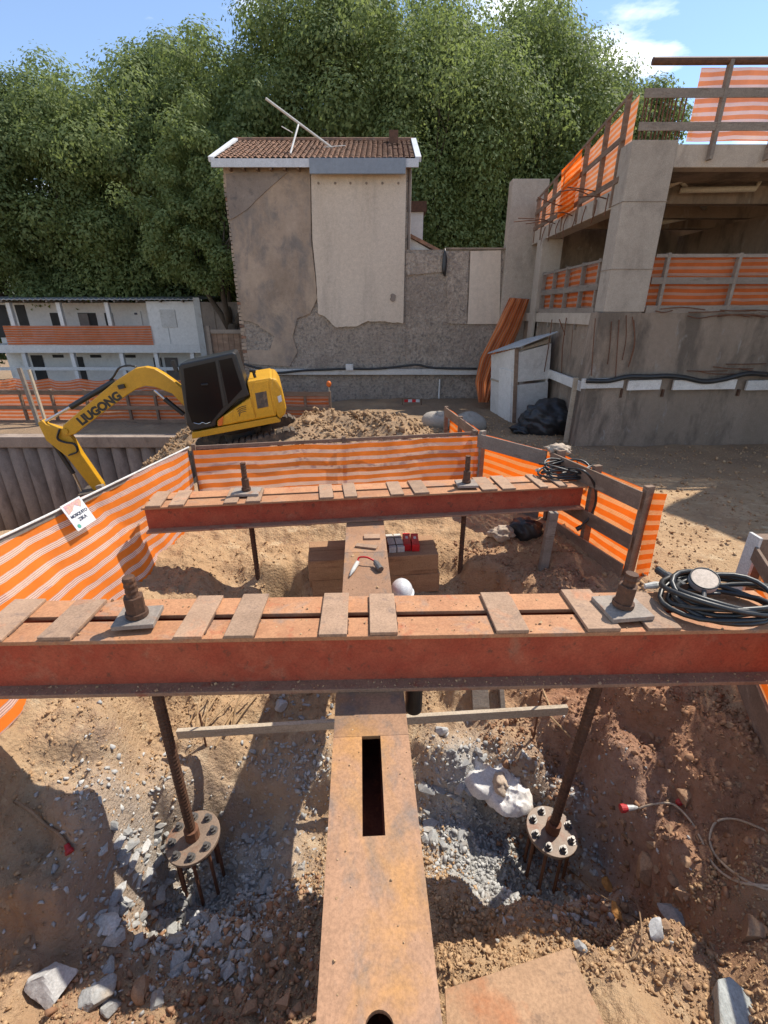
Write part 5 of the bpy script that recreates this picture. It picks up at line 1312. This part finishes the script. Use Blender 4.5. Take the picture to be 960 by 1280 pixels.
for (u0, u1) in ((62, 78), (97, 119), (130, 140)):
    a = at(u0, 390, CY + 1.3).x; b = at(u1, 390, CY + 1.3).x; d = boxp('door_opening', 'dark_open', cab, a, b, CY + 1.26, CY + 1.299, zm0 + .01, at(u0, 391, CY + 1.3).z)
    if u0 == 97: boxp('door_leaf', 'door_grey', d, a + .05, a + .55, CY + 1.2, CY + 1.258, zm0 + .02, at(u0, 391, CY + 1.3).z - .03)
a = at(164, 390, CY + 1.3).x; b = at(176, 390, CY + 1.3).x; boxp('door', 'white_paint', cab, a, b, CY + 1.24, CY + 1.299, zm0 + .01, at(164, 389, CY + 1.3).z, bevel=.01)
boxp('door_plate', 'ink', cab, (a + b) / 2 - .08, (a + b) / 2 + .08, CY + 1.23, CY + 1.239, zm0 + 1.45, zm0 + 1.55)
for (u0, u1, v0) in ((40, 54, 444), (90, 104, 446), (192, 202, 447), (206, 222, 447)):
    a = at(u0, 450, CY + 1.3).x; b = at(u1, 450, CY + 1.3).x; boxp('door_opening', 'dark_open' if u0 != 206 else 'door_grey', cab, a, b, CY + 1.26, CY + 1.299, zg, at(u0, v0, CY + 1.3).z)
for u0 in (66, 113, 156): 
    a = at(u0, 445, CY + 1.3).x; boxp('vent_window', 'dark_open', cab, a, a + .6, CY + 1.27, CY + 1.299, at(u0, 447, CY + 1.3).z, at(u0, 443.5, CY + 1.3).z)
# dark window bays at the far left end
for u0, u1 in ((-20, 10), (22, 34)):
    a = at(u0, 395, CY + 1.3).x; b = at(u1, 395, CY + 1.3).x; boxp('window_bay', 'dark_open', cab, a, b, CY + 1.27, CY + 1.299, zm0 + .3, zt - .1)
rt = thing('gallery_netting', 'orange netting stretched along the cabin gallery railing', 'netting', V((-15, CY, zm0)))
net('netting', 'netting_faded', rt, (at(5, 410, CY).x, CY - .06), (xP + .05, CY - .06), (at(100, 407, CY).z, at(186, 407, CY).z), (zm0 + .01, zm0 + .01), amp=.02, step=.3, seed=23)
# grey sheet wall beside the cabin
sw2 = thing('corrugated_hoarding', 'dark corrugated hoarding between cabin and wooden gate', 'hoarding', V((-8, 25.6, -1.5)))
for k in range(8):
    x0 = xR + .1 + k * .33; boxp('sheet', 'zinc' if k == 0 else 'grey_plaster', sw2, x0, x0 + .32, 25.6 + .03 * (k % 2), 25.64 + .03 * (k % 2), -1.9, at(250, 372, 25.6).z + (0 if k == 0 else -.2))

# ------------------------------------------------------------------ tool shed, black tarp, post, rolled netting
SY = 11.6
q0 = at(614, 440, SY); q1 = at(641, 434, SY - .9)
sx0 = at(612, 500, SY).x; 
# front-left corner and front-right corner from the photograph
A = on(613, 512, .05); B = on(641, 526, .05); C = on(686, 505, .05)
C = V((4.33, 12.5, 0)); A.z = B.z = 0
shed = thing('tool_shed', 'white plywood tool shed with sloping corrugated roof', 'shed', V(((A.x + C.x) / 2, (A.y + C.y) / 2, gz(B.x, B.y))))
za = at(615, 440, A.y).z; zb1 = at(641, 433, B.y).z
zc = at(690, 421, C.y).z
shed.rotation_euler = (0, R(-4), 0)
D = A + (C - B)
g = -.1
def wallpanel(name, mat, p, q, z0p, z0q, z1p, z1q, th, parent, out):
    n_ = V((q - p).yx.to_3d()) if False else V((-(q - p).y, (q - p).x, 0)).normalized() * out
    m = MB(); m.hexa([V((p.x, p.y, z0p)), V((q.x, q.y, z0q)), V((q.x, q.y, z0q)) + n_ * th, V((p.x, p.y, z0p)) + n_ * th, V((p.x, p.y, z1p)), V((q.x, q.y, z1q)), V((q.x, q.y, z1q)) + n_ * th, V((p.x, p.y, z1p)) + n_ * th])
    return m.build(name, mat, parent, bevel=.004)
wallpanel('front_wall', 'white_dirty', A, B, g, g, za - .03, zb1 - .03, .05, shed, 1)
wallpanel('back_wall', 'white_dirty', D, C, g, g, za + .3, zc - .03, .05, shed, -1)
f0 = A.lerp(B, .42); f1 = A.lerp(B, .93)
zd = at(625, 458, f0.y).z
wallpanel('door', 'white_paint', f0, f1, .02, .02, zd, zd, .035, shed, -1)
wallpanel('front_rail', 'pale_wood', A, f0, .95, .95, 1.0, 1.0, .02, shed, -1)
z_mid = at(660, 478, (B.y + C.y) / 2).z
wallpanel('side_sheet', 'white_dirty', B.lerp(C, .06), C, g, g, z_mid - .03, z_mid - .03, .04, shed, -1)
wallpanel('side_sheet', 'white_dirty', B.lerp(C, .05), C + V((.02, .02, 0)), z_mid + .04, z_mid + .04, zb1 - .12, zb1 + .02, .04, shed, -1)
wallpanel('gable_board', 'pale_wood', B.lerp(C, .1), C, zb1 - .09, zb1 + .05, zb1 - .05, zc - .06, .03, shed, -1)
barp('corner_post', 'brown_wood', shed, V((B.x + .03, B.y - .02, g)), V((B.x + .03, B.y - .02, zb1 - .02)), .09, .07, up=(0, 1, 0), bevel=.004)
m = MB(); nseg = 26
e0 = at(607, 440, A.y - .15); e1 = at(642, 437, B.y - .2); t0_ = at(672, 419, D.y + .1); t1_ = at(692, 418, C.y)
e0 = V((A.x - .14, A.y - .12, za + .02)); e1 = V((B.x + .02, B.y - .18, zb1 + .02)); rise = (zc - zb1)
t0_ = e0 + (C - B) * 1.08 + V((0, 0, rise + .06)); t1_ = e1 + (C - B) * 1.12 + V((0, 0, rise + .06))
vs = []
for k in range(nseg + 1):
    f = k / nseg; dz = .022 if k % 2 else 0
    a = e0.lerp(e1, f); b = t0_.lerp(t1_, f)
    vs += [a + V((0, 0, dz)), b + V((0, 0, dz)), a + V((0, 0, dz - .015)), b + V((0, 0, dz - .015))]
fs = []
for k in range(nseg):
    a = 4 * k; b = a + 4; fs += [(a, b, b + 1, a + 1), (a + 2, a + 3, b + 3, b + 2), (a, a + 2, b + 2, b), (a + 1, b + 1, b + 3, a + 3)]
fs += [(0, 1, 3, 2), (4 * nseg, 4 * nseg + 2, 4 * nseg + 3, 4 * nseg + 1)]
m.add(vs, fs); m.build('roof', 'zinc', shed, fix=False)
q = on(682, 545, .0)
o = lumpy('tarp_heap', 'black_tarp', V((q.x + .16, q.y + .55, .2)), (.68, .55, .5), 14, .28, 1.2, 5, None, .3); tag(o, 'heap covered with crumpled black tarpaulin beside tool shed', 'tarp heap')
q = on(653, 541, .0)
o = lumpy('tarp_tail', 'black_tarp', V((q.x, q.y + .1, .05)), (.26, .2, .12), 15, .35, 1.6, 4, None, .4); tag(o, 'loose black tarpaulin edge trailing on the soil', 'tarpaulin')
q = on(707, 552, .0); pz = at(711, 472, q.y).z
rt = thing('timber_stake', 'tall pale timber stake before the black tarp heap', 'stake', V((q.x, q.y, -.02))); barp('stake', 'pale_wood', rt, V((q.x, q.y, -.1)), V((q.x + .01, q.y, pz)), .09, .06, up=(0, 1, 0), bevel=.003)

# ------------------------------------------------------------------ concrete frame building on the right
BX0, BY0 = 4.33, 10.1
bld = thing('concrete_building', 'unfinished concrete frame building with open floor and bare columns', 'building', V((8, 13, 0)))
FZ = 2.7                       # ground-floor slab on top of the retaining wall
def fx(u, v, y=BY0): return at(u, v, y).x
boxp('retaining_wall', 'wall_concrete', bld, 4.85, 14, BY0, BY0 + .35, -.5, FZ - .02)
m = MB(); m.hexa([(4.18, BY0 - .06, -.5), (5.2, BY0 - .03, -.5), (5.2, BY0 + .5, -.5), (4.18, BY0 + .5, -.5), (4.32, BY0 - .06, FZ), (5.12, BY0 - .03, FZ), (5.12, BY0 + .5, FZ), (4.32, BY0 + .5, FZ)]); m.build('corner_pier', 'wall_concrete', bld, bevel=.015)
boxp('side_wall', 'wall_concrete', bld, 4.42, 4.7, BY0 + .5, 16.2, -.5, FZ - .25)
boxp('side_upstand', 'concrete', bld, 4.36, 4.72, BY0 + .5, 16.2, FZ - .25, FZ - .02)
boxp('floor_slab', 'concrete', bld, 4.72, 14, BY0 + .36, 16.2, FZ - .2, FZ - .022)
boxp('corner_column', 'concrete', bld, 4.36, 5.16, BY0 - .04, BY0 + .44, FZ + .002, 5.47, bevel=.012)
# shuttering joints on the column
for z in (3.45, 4.55): boxp('shutter_joint', 'wall_concrete', bld, 4.352, 5.168, BY0 - .048, BY0 + .447, z, z + .012)
UZ = 4.85                      # upper slab top
boxp('front_edge_beam', 'concrete', bld, 5.162, 14, BY0, BY0 + .3, 5.08, 5.42, bevel=.01)
boxp('side_edge_beam', 'concrete', bld, 4.36, 4.75, BY0 + .445, 15.8, UZ - .33, UZ, bevel=.01)
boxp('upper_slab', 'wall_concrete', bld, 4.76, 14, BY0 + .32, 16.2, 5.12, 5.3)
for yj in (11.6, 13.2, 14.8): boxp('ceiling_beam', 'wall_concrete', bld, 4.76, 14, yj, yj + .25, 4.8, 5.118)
mcx = at(657, 350, 14.7).x
boxp('inner_column', 'concrete', bld, 4.3, 4.86, 14.5, 15.0, FZ + .001, UZ - .332, bevel=.012)
boxp('inner_column_foot', 'concrete', bld, 4.3, 4.357, 14.5, 15.0, -.4, FZ, bevel=.005)
boxp('end_wall', 'concrete', bld, at(640, 230, 15.9).x, at(640, 230, 15.9).x + 1.05, 15.85, 16.25, -.4, at(650, 224, 15.9).z, bevel=.012)
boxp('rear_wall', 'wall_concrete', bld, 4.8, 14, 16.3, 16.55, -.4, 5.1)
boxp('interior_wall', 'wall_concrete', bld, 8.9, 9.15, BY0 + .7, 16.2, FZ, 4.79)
# wing added unseen to the building, shaped to throw shade across the yard
shade_wing = [V((8.95, 9.95, 0)), V((10.1, 7.4, 0)), V((11.4, 4.5, 0)), V((15, 6.0, 0)), V((15, 9.95, 0))]
m = MB(); m.prism([p + V((0, 0, 5.1)) for p in shade_wing], (0, 0, .3)); m.build('shade_wing_slab', 'concrete', bld)
m = MB(); m.prism([p + V((0, 0, FZ - .25)) for p in shade_wing], (0, 0, .22)); m.build('shade_wing_floor', 'concrete', bld)
for a, b in ((shade_wing[1], shade_wing[2]),):
    m = MB(); d_ = (b - a).normalized(); n_ = V((-d_.y, d_.x, 0)); 
    s = shade_wing[0] + d_ * .0
    m.hexa([shade_wing[0] + V((0, 0, -.5)), shade_wing[2] + V((0, 0, -.5)), shade_wing[2] + n_ * .3 + V((0, 0, -.5)), shade_wing[0] + n_ * .3 + V((0, 0, -.5)), shade_wing[0] + V((0, 0, 2.44)), shade_wing[2] + V((0, 0, 2.44)), shade_wing[2] + n_ * .3 + V((0, 0, 2.44)), shade_wing[0] + n_ * .3 + V((0, 0, 2.44))]); m.build('shade_wing_wall', 'wall_concrete', bld)
    m = MB(); o_ = V((0, 0, 5.402)); m.hexa([shade_wing[0] + o_, shade_wing[2] + o_, shade_wing[2] + n_ * .15 + o_, shade_wing[0] + n_ * .15 + o_] + [p + o_ + V((0, 0, 3.1)) for p in (shade_wing[0], shade_wing[2], shade_wing[2] + n_ * .15, shade_wing[0] + n_ * .15)]); m.build('shade_wing_upper_wall', 'concrete', bld)
    for f in (.15, .55, .95):
        p = shade_wing[0].lerp(shade_wing[2], f) + n_ * .25; boxp('shade_wing_column', 'concrete', bld, p.x - .2, p.x + .2, p.y - .2, p.y + .2, FZ - .02, 5.098)
# plumbing under the upper slab
pp = thing('drain_pipe', 'beige drain pipe run hung under the upper slab', 'pipe', V((6, 11, 4.8)))
py_ = BY0 + 1.0
def pipe(pts, r=.055):
    m = MB(); m.tube([at(u, v, y) for u, v, y in pts], r, 10); m.build('pipe_run', 'pvc', pp, smooth=True)
pipe([(818, 240, py_ + .6), (876, 214, py_)]); pipe([(850, 238, py_ + .3), (944, 236, py_ + .2), (950, 225, py_ + .2)]); pipe([(853, 228, py_ + .3), (882, 262, py_ + 2.2)], .045); pipe([(818, 280, py_ + 2.4), (884, 266, py_ + 2.4)], .06)
# pale wooden waler strip on the retaining wall with a cable above it
wz0 = at(850, 487, BY0 - .1).z; wz1 = at(850, 474, BY0 - .1).z
for (u0, u1, lb) in ((727, 779, 'pale painted board on the wall at the corner pier'), (785, 826, 'short pale painted board on the retaining wall, second from the pier'), (842, 920, 'long pale painted board on the retaining wall, third from the pier'), (934, 990, 'pale painted board on the retaining wall, fourth from the pier')):
    x0, x1 = at(u0, 482, BY0 - .12).x, at(u1, 482, BY0 - .12).x
    m = MB(); zz0 = wz0 + random.uniform(-.02, .02); m.hexa([(x0, BY0 - .12, zz0), (x1, BY0 - .12, zz0 + .02), (x1, BY0 - .065, zz0 + .02), (x0, BY0 - .065, zz0), (x0, BY0 - .12, zz0 + .2), (x1, BY0 - .12, zz0 + .22), (x1, BY0 - .065, zz0 + .22), (x0, BY0 - .065, zz0 + .2)])
    tag(m.build('waler_board', 'white_dirty', bevel=.005), lb, 'board')
m = MB(); m.bar(V((4.27, BY0 + .2, at(700, 474, 11.5).z)), V((4.27, 13.6, at(700, 474, 11.5).z + .02)), .06, .2); tag(m.build('waler_board', 'white_dirty', bevel=.005), 'pale painted board on the side wall behind the stake', 'board')
wallcable('thick black cable sagging along the retaining wall above the boards', [(733, 476), (760, 476), (785, 471), (812, 471), (832, 470), (855, 472), (880, 477), (905, 474), (935, 467), (965, 469), (1010, 470)], BY0 - .14, .05)
for (u, v0, v1) in ((778, 486, 497), (830, 487, 496), (925, 487, 495)):
    q = at(u, v0, BY0 - .06); q2 = at(u, v1, BY0 - .06)
    m = MB(); m.box(q.x - .02, q.x + .02, BY0 - .064, BY0 - .002, q2.z, q.z); tag(m.build('wall_bracket', 'dark_rust'), 'rusty bracket under a pale board on the retaining wall', 'bracket', 'brackets under the wall boards')
# rusty bars along the construction joint and sticking out of the slab
def rebar(pts, r=.011, label='thin rusty rebar bent along the wall top joint', grp='rebars along the wall joint'):
    m = MB(); m.tube(smoothpath(pts, 5), r, 5); tag(m.build('rebar', 'rust_bar'), label, 'rebar', grp)
for k in range(9):
    u = 770 + random.uniform(0, 170); v = 390 + random.uniform(-4, 8); L = random.uniform(20, 70)
    rebar([at(u, v, BY0 - .06), at(u + L * .5, v + random.uniform(-3, 3), BY0 - .1), at(u + L, v + random.uniform(-2, 3), BY0 - .05)])
for k in range(6):
    u = 742 + random.uniform(-1, 70); v = 397 + random.uniform(-6, 6)
    rebar([at(u, v, BY0 - .07), at(u + random.uniform(-3, 3), v + 30, BY0 - .09), at(u - 5, v + random.uniform(50, 80), BY0 - .075)], .01, 'thin rusty rebar hanging on the face of the corner pier', 'rebars on the corner pier')
for k in range(5):
    u = random.uniform(800, 930); v = random.uniform(445, 465)
    rebar([at(u, v, BY0 - .03), at(u + 22, v + random.uniform(-2, 5), BY0 - .09), at(u + 50, v + random.uniform(-1, 6), BY0 - .04)], .01, 'thin rusty rebar lying on the retaining wall face', 'rebars on the retaining wall')
for k in range(7):
    u0 = 690 + 9 * k; a = at(u0, 400 + random.uniform(-5, 5), 12.5 - .25 * k); b = at(u0 + random.uniform(-14, 14), 470 + random.uniform(-20, 10), 12.4 - .25 * k)
    rebar([a, a.lerp(b, .5) + V((random.uniform(-.1, .1), -.05, 0)), b], .012, 'rusty rebar dangling beside the tool shed', 'rebars beside the shed')
for k in range(8):
    y = 10.9 + .6 * k; z = 4.85 + random.uniform(-.25, .25)
    rebar([V((4.5, y, z)), V((4.1, y - .2, z + random.uniform(-.02, .1))), V((3.75 - random.uniform(0, .3), y - .3, z + random.uniform(-.1, .15)))], .012, 'rusty rebar jutting from the side of the upper slab', 'rebars jutting from the slab')
for k in range(8):
    y = 10.7 + .55 * k; z = 4.8
    rebar([V((4.34, y, z)), V((4.3, y + random.uniform(-.1, .1), z - .2)), V((4.31, y + random.uniform(-.12, .12), z - random.uniform(.3, .5)))], .012, 'rusty rebar drooping over the upper slab edge beam', 'rebars over the edge beam')
# netting fences of the building
fence('weathered netting guard along the open ground floor front', (5.2, BY0 + .1), (13.5, BY0 + .1), (FZ, FZ), (FZ + 1.02, FZ + 1.02), (.03, .195, .36, .5, .7, .9), [(.97, .06, 0, 1), (.55, .12, 0, 1), (.05, .14, 0, 1)], mat='netting_faded', off_net=.06, off_rail=-.06, seed=31, step=.2, wood='grey_wood', post=(.1, .06), post_ext=(0, .02), vshift=.02)
fence('netting guard along the open ground floor side by the shed', (4.46, BY0 + .5), (4.46, 14.4), (FZ - .02, FZ - .02), (FZ + .98, FZ + .98), (.03, .25, .5, .75, .98), [(.97, .05, 0, 1), (.5, .12, 0, 1), (.05, .12, 0, 1)], mat='netting_faded', off_net=-.05, off_rail=.05, seed=33, step=.2, wood='grey_wood', post=(.09, .06), post_ext=(.35, .02))
ff = fence('tall netting guard with plank rails along the roof slab front', (5.02, BY0 - .03), (13.5, BY0 - .03), (5.42, 5.42), (6.5, 6.55), (.085, .205, .4, .6, .8), [(.62, .13, -.075, 1), (.2, .12, -.075, 1)], mat='netting_roof', off_net=.12, off_rail=-.05, seed=35, step=.2, wood='grey_wood', post=(.11, .06), post_ext=(.25, .02), net_z=(.06, .99), net_range=(.04, 1), vshift=.05)
m = MB(); m.cyl((4.45, BY0 - .06, 6.52), (13.5, BY0 - .06, 6.56), .055, 10); m.build('top_pipe', 'dark_rust', ff)
for k in range(11):
    x = 4.47 + .07 * k; m = MB(); m.cyl((x, BY0 + .02 + .02 * (k % 3), 5.3), (x + random.uniform(-.03, .03), BY0 + .02, 6.15 + random.uniform(-.08, .05)), .013, 6)
    tag(m.build('starter_bar', 'rust_bar'), 'vertical rusty starter bar on top of the corner column', 'rebar', 'starter bars on the corner column')
fence('orange netting guard along the roof slab side', (4.44, BY0 + .3), (4.44, 15.7), (UZ, UZ), (6.25, 5.62), (.03, .18, .36, .55, .72, .86, .98), [(.99, .06, 0, 1), (.55, .1, 0, 1), (.08, .1, 0, 1)], mat='netting_roof', off_net=-.06, off_rail=.06, seed=37, step=.15, wood='brown_wood', post=(.09, .06), post_ext=(.3, .02))
rt = thing('netting_patch', 'brighter orange netting patch hung over the roof side guard', 'netting', V((4.3, 12.6, 4.9)))
net('sheet', 'netting_dense', rt, (4.27, 12.3), (4.27, 13.4), (5.93, 5.8), (4.82, 4.8), amp=.03, seed=39, step=.1)
# long roll of netting leaning against the wall corner
rn = thing('netting_roll', 'long bundle of orange netting leaning on boundary wall beside shed', 'netting', V((2.9, 14.2, 0)))
Lq = [(637, 372), (620, 408), (600, 448), (594, 478), (598, 503)]; Rq = [(662, 374), (650, 410), (634, 446), (620, 478), (611, 503)]
def lerp_line(pts, f):
    k = min(int(f * (len(pts) - 1)), len(pts) - 2); g_ = f * (len(pts) - 1) - k
    return (pts[k][0] + (pts[k + 1][0] - pts[k][0]) * g_, pts[k][1] + (pts[k + 1][1] - pts[k][1]) * g_)
m = MB(); NR, NC = 40, 26; m.uv = []
for i in range(NR + 1):
    f = i / NR; a_ = lerp_line(Lq, f); b_ = lerp_line(Rq, f); yy_ = 15.7 - 1.5 * f
    for j in range(NC + 1):
        w = j / NC; fold = .1 * math.sin(w * 19 + 3 * f) + .05 * math.sin(w * 41 + f * 9)
        m.v.append(tuple(at(a_[0] + (b_[0] - a_[0]) * w, a_[1] + (b_[1] - a_[1]) * w, yy_ + fold - .08 * math.sin(w * 3.14)))); m.uv.append((f * 3, w * 1.15 + .2 * f))
m.f = [(i * (NC + 1) + j, i * (NC + 1) + j + 1, (i + 1) * (NC + 1) + j + 1, (i + 1) * (NC + 1) + j) for i in range(NR) for j in range(NC)]
m.build('netting_drape', 'netting_old', rn, smooth=True, fix=False)
# ------------------------------------------------------------------ trees
def limb(m, p, d, L, r, depth, rnd, ends):
    pts = [V(p)]; rs = [r]; q = V(p); dd_ = V(d).normalized()
    for k in range(4):
        dd_ = (dd_ + V((rnd.uniform(-.16, .16), rnd.uniform(-.16, .16), rnd.uniform(-.03, .13)))).normalized()
        q = q + dd_ * L / 4; pts.append(q.copy()); rs.append(r * (1 - .16 * (k + 1)))
    m.tube(pts, rs, 8 if depth > 1 else 5)
    if depth == 0: ends.append(q.copy()); return
    for k in range(3 if depth > 1 else 2):
        a = rnd.uniform(0, 6.28); sp_ = rnd.uniform(.5, .95)
        nd = (dd_ + V((math.cos(a) * sp_, math.sin(a) * sp_, rnd.uniform(-.1, .35)))).normalized()
        limb(m, pts[-1] if k else pts[-2], nd, L * rnd.uniform(.6, .8), rs[-1] * .75, depth - 1, rnd, ends)
def leaf_cluster(rnd, c, rad, n, droop, size):
    """leaves spread in the shell of a clump, hanging slightly"""
    d = rnd.normal(size=(n, 3)); d /= np.linalg.norm(d, axis=1)[:, None]
    rr = rad * np.clip(rnd.normal(.84, .17, n), .1, 1.2)
    p = c + d * rr[:, None] * (1, 1, .7)
    p[:, 2] -= droop * rad * rnd.random(n) ** 2
    o = d * (1, 1, .8) + (.1, .04, .45) + rnd.normal(0, .27, (n, 3))
    return np.concatenate([p, o], 1)
def tree(label, x, y, h, rx, seed, mat, low=.12, nl=20000, size=.2, droop=.3, clumps=70, z0=None):
    rnd = random.Random(seed); r = np.random.default_rng(seed)
    g = gz(x, y) if z0 is None else z0
    rt = thing('tree', label, 'tree', V((x, y, g)), 'trees behind the site')
    m = MB(); ends = []
    th = h * .3
    m.tube([V((x, y, g - .3)), V((x + rnd.uniform(-.1, .1), y, g + th * .5)), V((x + rnd.uniform(-.2, .2), y, g + th))], [.34, .28, .24], 10)
    for k in range(4):
        a = 1.57 * k + rnd.uniform(-.4, .4); limb(m, V((x, y, g + th * (.8 + .06 * k))), (math.cos(a) * .6, math.sin(a) * .6, 1), h * .26, .17, 2, rnd, ends)
    m.build('trunk', 'bark', rt, smooth=True)
    # puffs of foliage spread over the outside of an uneven crown, thinner filling inside
    C = []; tries = 0; zc = low + (1 - low) * .5
    while len(C) < clumps and tries < 4000:
        tries += 1
        d = r.normal(size=3); d /= np.linalg.norm(d); q = r.uniform(.72, 1.0)
        if d[2] < -.75: continue
        wob = 1 + .2 * math.sin(3 * math.atan2(d[1], d[0]) + seed) + .12 * math.sin(5 * d[2] + seed)
        c = np.array([x + d[0] * rx * q * wob, y + d[1] * rx * .8 * q * wob, g + h * (zc + d[2] * (1 - low) * .46 * q)])
        rad = rx * r.uniform(.17, .33)
        if any(np.linalg.norm(c - c_) < .62 * max(rad, r_) for c_, r_, _ in C): continue
        C.append((c, rad, 1.0))
    for k in range(24):
        d = r.normal(size=3); d /= np.linalg.norm(d); q = r.random() ** .5 * .68
        C.append((np.array([x + d[0] * rx * q, y + d[1] * rx * .8 * q, g + h * (zc + d[2] * (1 - low) * .45 * q)]), rx * r.uniform(.26, .42), .3))
    for e in ends: C.append((np.array(e), rx * r.uniform(.14, .22), .5))
    w = np.array([q[1] ** 2 * q[2] for q in C]); w /= w.sum()
    P = np.concatenate([leaf_cluster(r, c, rad, max(10, int(nl * wi)), droop, size) for (c, rad, _), wi in zip(C, w)])
    n = len(P)
    # leaf = folded diamond facing outwards from its clump, tip hanging
    N = P[:, 3:]; P = P[:, :3]; N /= np.linalg.norm(N, axis=1)[:, None] + 1e-9
    T_ = r.normal(0, 1, (n, 3)) + (0, 0, -1.1); L = T_ - N * (T_ * N).sum(1)[:, None]; L /= np.linalg.norm(L, axis=1)[:, None] + 1e-9
    S = np.cross(L, N); sz = size * r.uniform(.6, 1.35, n)[:, None]
    v0 = P; v1 = P + L * sz * .62 + S * sz * .3; v2 = P + L * sz * .75 - S * sz * .26
    VV = np.stack([v0, v1, v2], 1).reshape(-1, 3) - np.array(rt.location)
    me = bpy.data.meshes.new('crown'); me.vertices.add(3 * n); me.vertices.foreach_set('co', VV.ravel())
    me.loops.add(3 * n); me.loops.foreach_set('vertex_index', np.arange(3 * n))
    me.polygons.add(n); me.polygons.foreach_set('loop_start', np.arange(n) * 3); me.update()
    me.materials.append(MATS[mat]); o = bpy.data.objects.new('crown', me); COL.objects.link(o); o.parent = rt
    return rt
def tx_(u, v, y): return at(u, v, y).x
def th_(v, y): return at(480, v, y).z
T = [
 ('broad tree at the far end of the site cabin', -45, 30, 60, 4.6, 'leaf_a', 26000, .24, .3),
 ('bushy tree behind the gallery of the site cabin', 75, 31, 78, 4.4, 'leaf_a', 26000, .24, .3),
 ('leafy tree behind the white end panel of the cabin', 180, 31, 66, 4.6, 'leaf_b', 28000, .24, .3),
 ('rounded tree between cabin end panel and old house', 262, 32, 48, 4.0, 'leaf_a', 24000, .24, .3),
 ('low bright tree beside the tiled roof of old house', 262, 25, 142, 2.6, 'leaf_b', 15000, .2, .3),
 ('tall dense tree rising behind the antenna pole', 345, 29, 5, 4.6, 'leaf_a', 30000, .23, .3),
 ('tallest tree directly behind the old house roof', 440, 28, -22, 4.3, 'leaf_b', 30000, .22, .5),
 ('weeping feathery tree behind the boundary wall', 560, 25.5, 0, 3.9, 'leaf_b', 34000, .19, 1.5),
 ('wide tree behind the end wall of concrete building', 675, 27, 12, 4.2, 'leaf_a', 32000, .2, .9),
 ('high crown between the antenna tree and the weeping tree', 505, 30, -15, 3.8, 'leaf_a', 22000, .22, .5),
 ('broad crown between the weeping tree and the end wall', 620, 30, 5, 3.6, 'leaf_b', 20000, .22, .6),
 ('smaller tree behind the roof side guard', 742, 29, 62, 3.2, 'leaf_c', 20000, .22, .5),
]
for i, (lb, u, y, vt, rx, mt, nl, sz, dr) in enumerate(T):
    x = tx_(u, 200, y); g = gz(x, y); top = th_(vt, y)
    tree(lb, x, y, (top - g) * 1.05, rx * (1.12 if i != 4 else 1), 100 + i, mt, low=.16 if i not in (4,) else .3, nl=int(nl * 3.1), size=sz * .95, droop=dr, clumps=95)
# shrubby undergrowth closing the gaps under the crowns
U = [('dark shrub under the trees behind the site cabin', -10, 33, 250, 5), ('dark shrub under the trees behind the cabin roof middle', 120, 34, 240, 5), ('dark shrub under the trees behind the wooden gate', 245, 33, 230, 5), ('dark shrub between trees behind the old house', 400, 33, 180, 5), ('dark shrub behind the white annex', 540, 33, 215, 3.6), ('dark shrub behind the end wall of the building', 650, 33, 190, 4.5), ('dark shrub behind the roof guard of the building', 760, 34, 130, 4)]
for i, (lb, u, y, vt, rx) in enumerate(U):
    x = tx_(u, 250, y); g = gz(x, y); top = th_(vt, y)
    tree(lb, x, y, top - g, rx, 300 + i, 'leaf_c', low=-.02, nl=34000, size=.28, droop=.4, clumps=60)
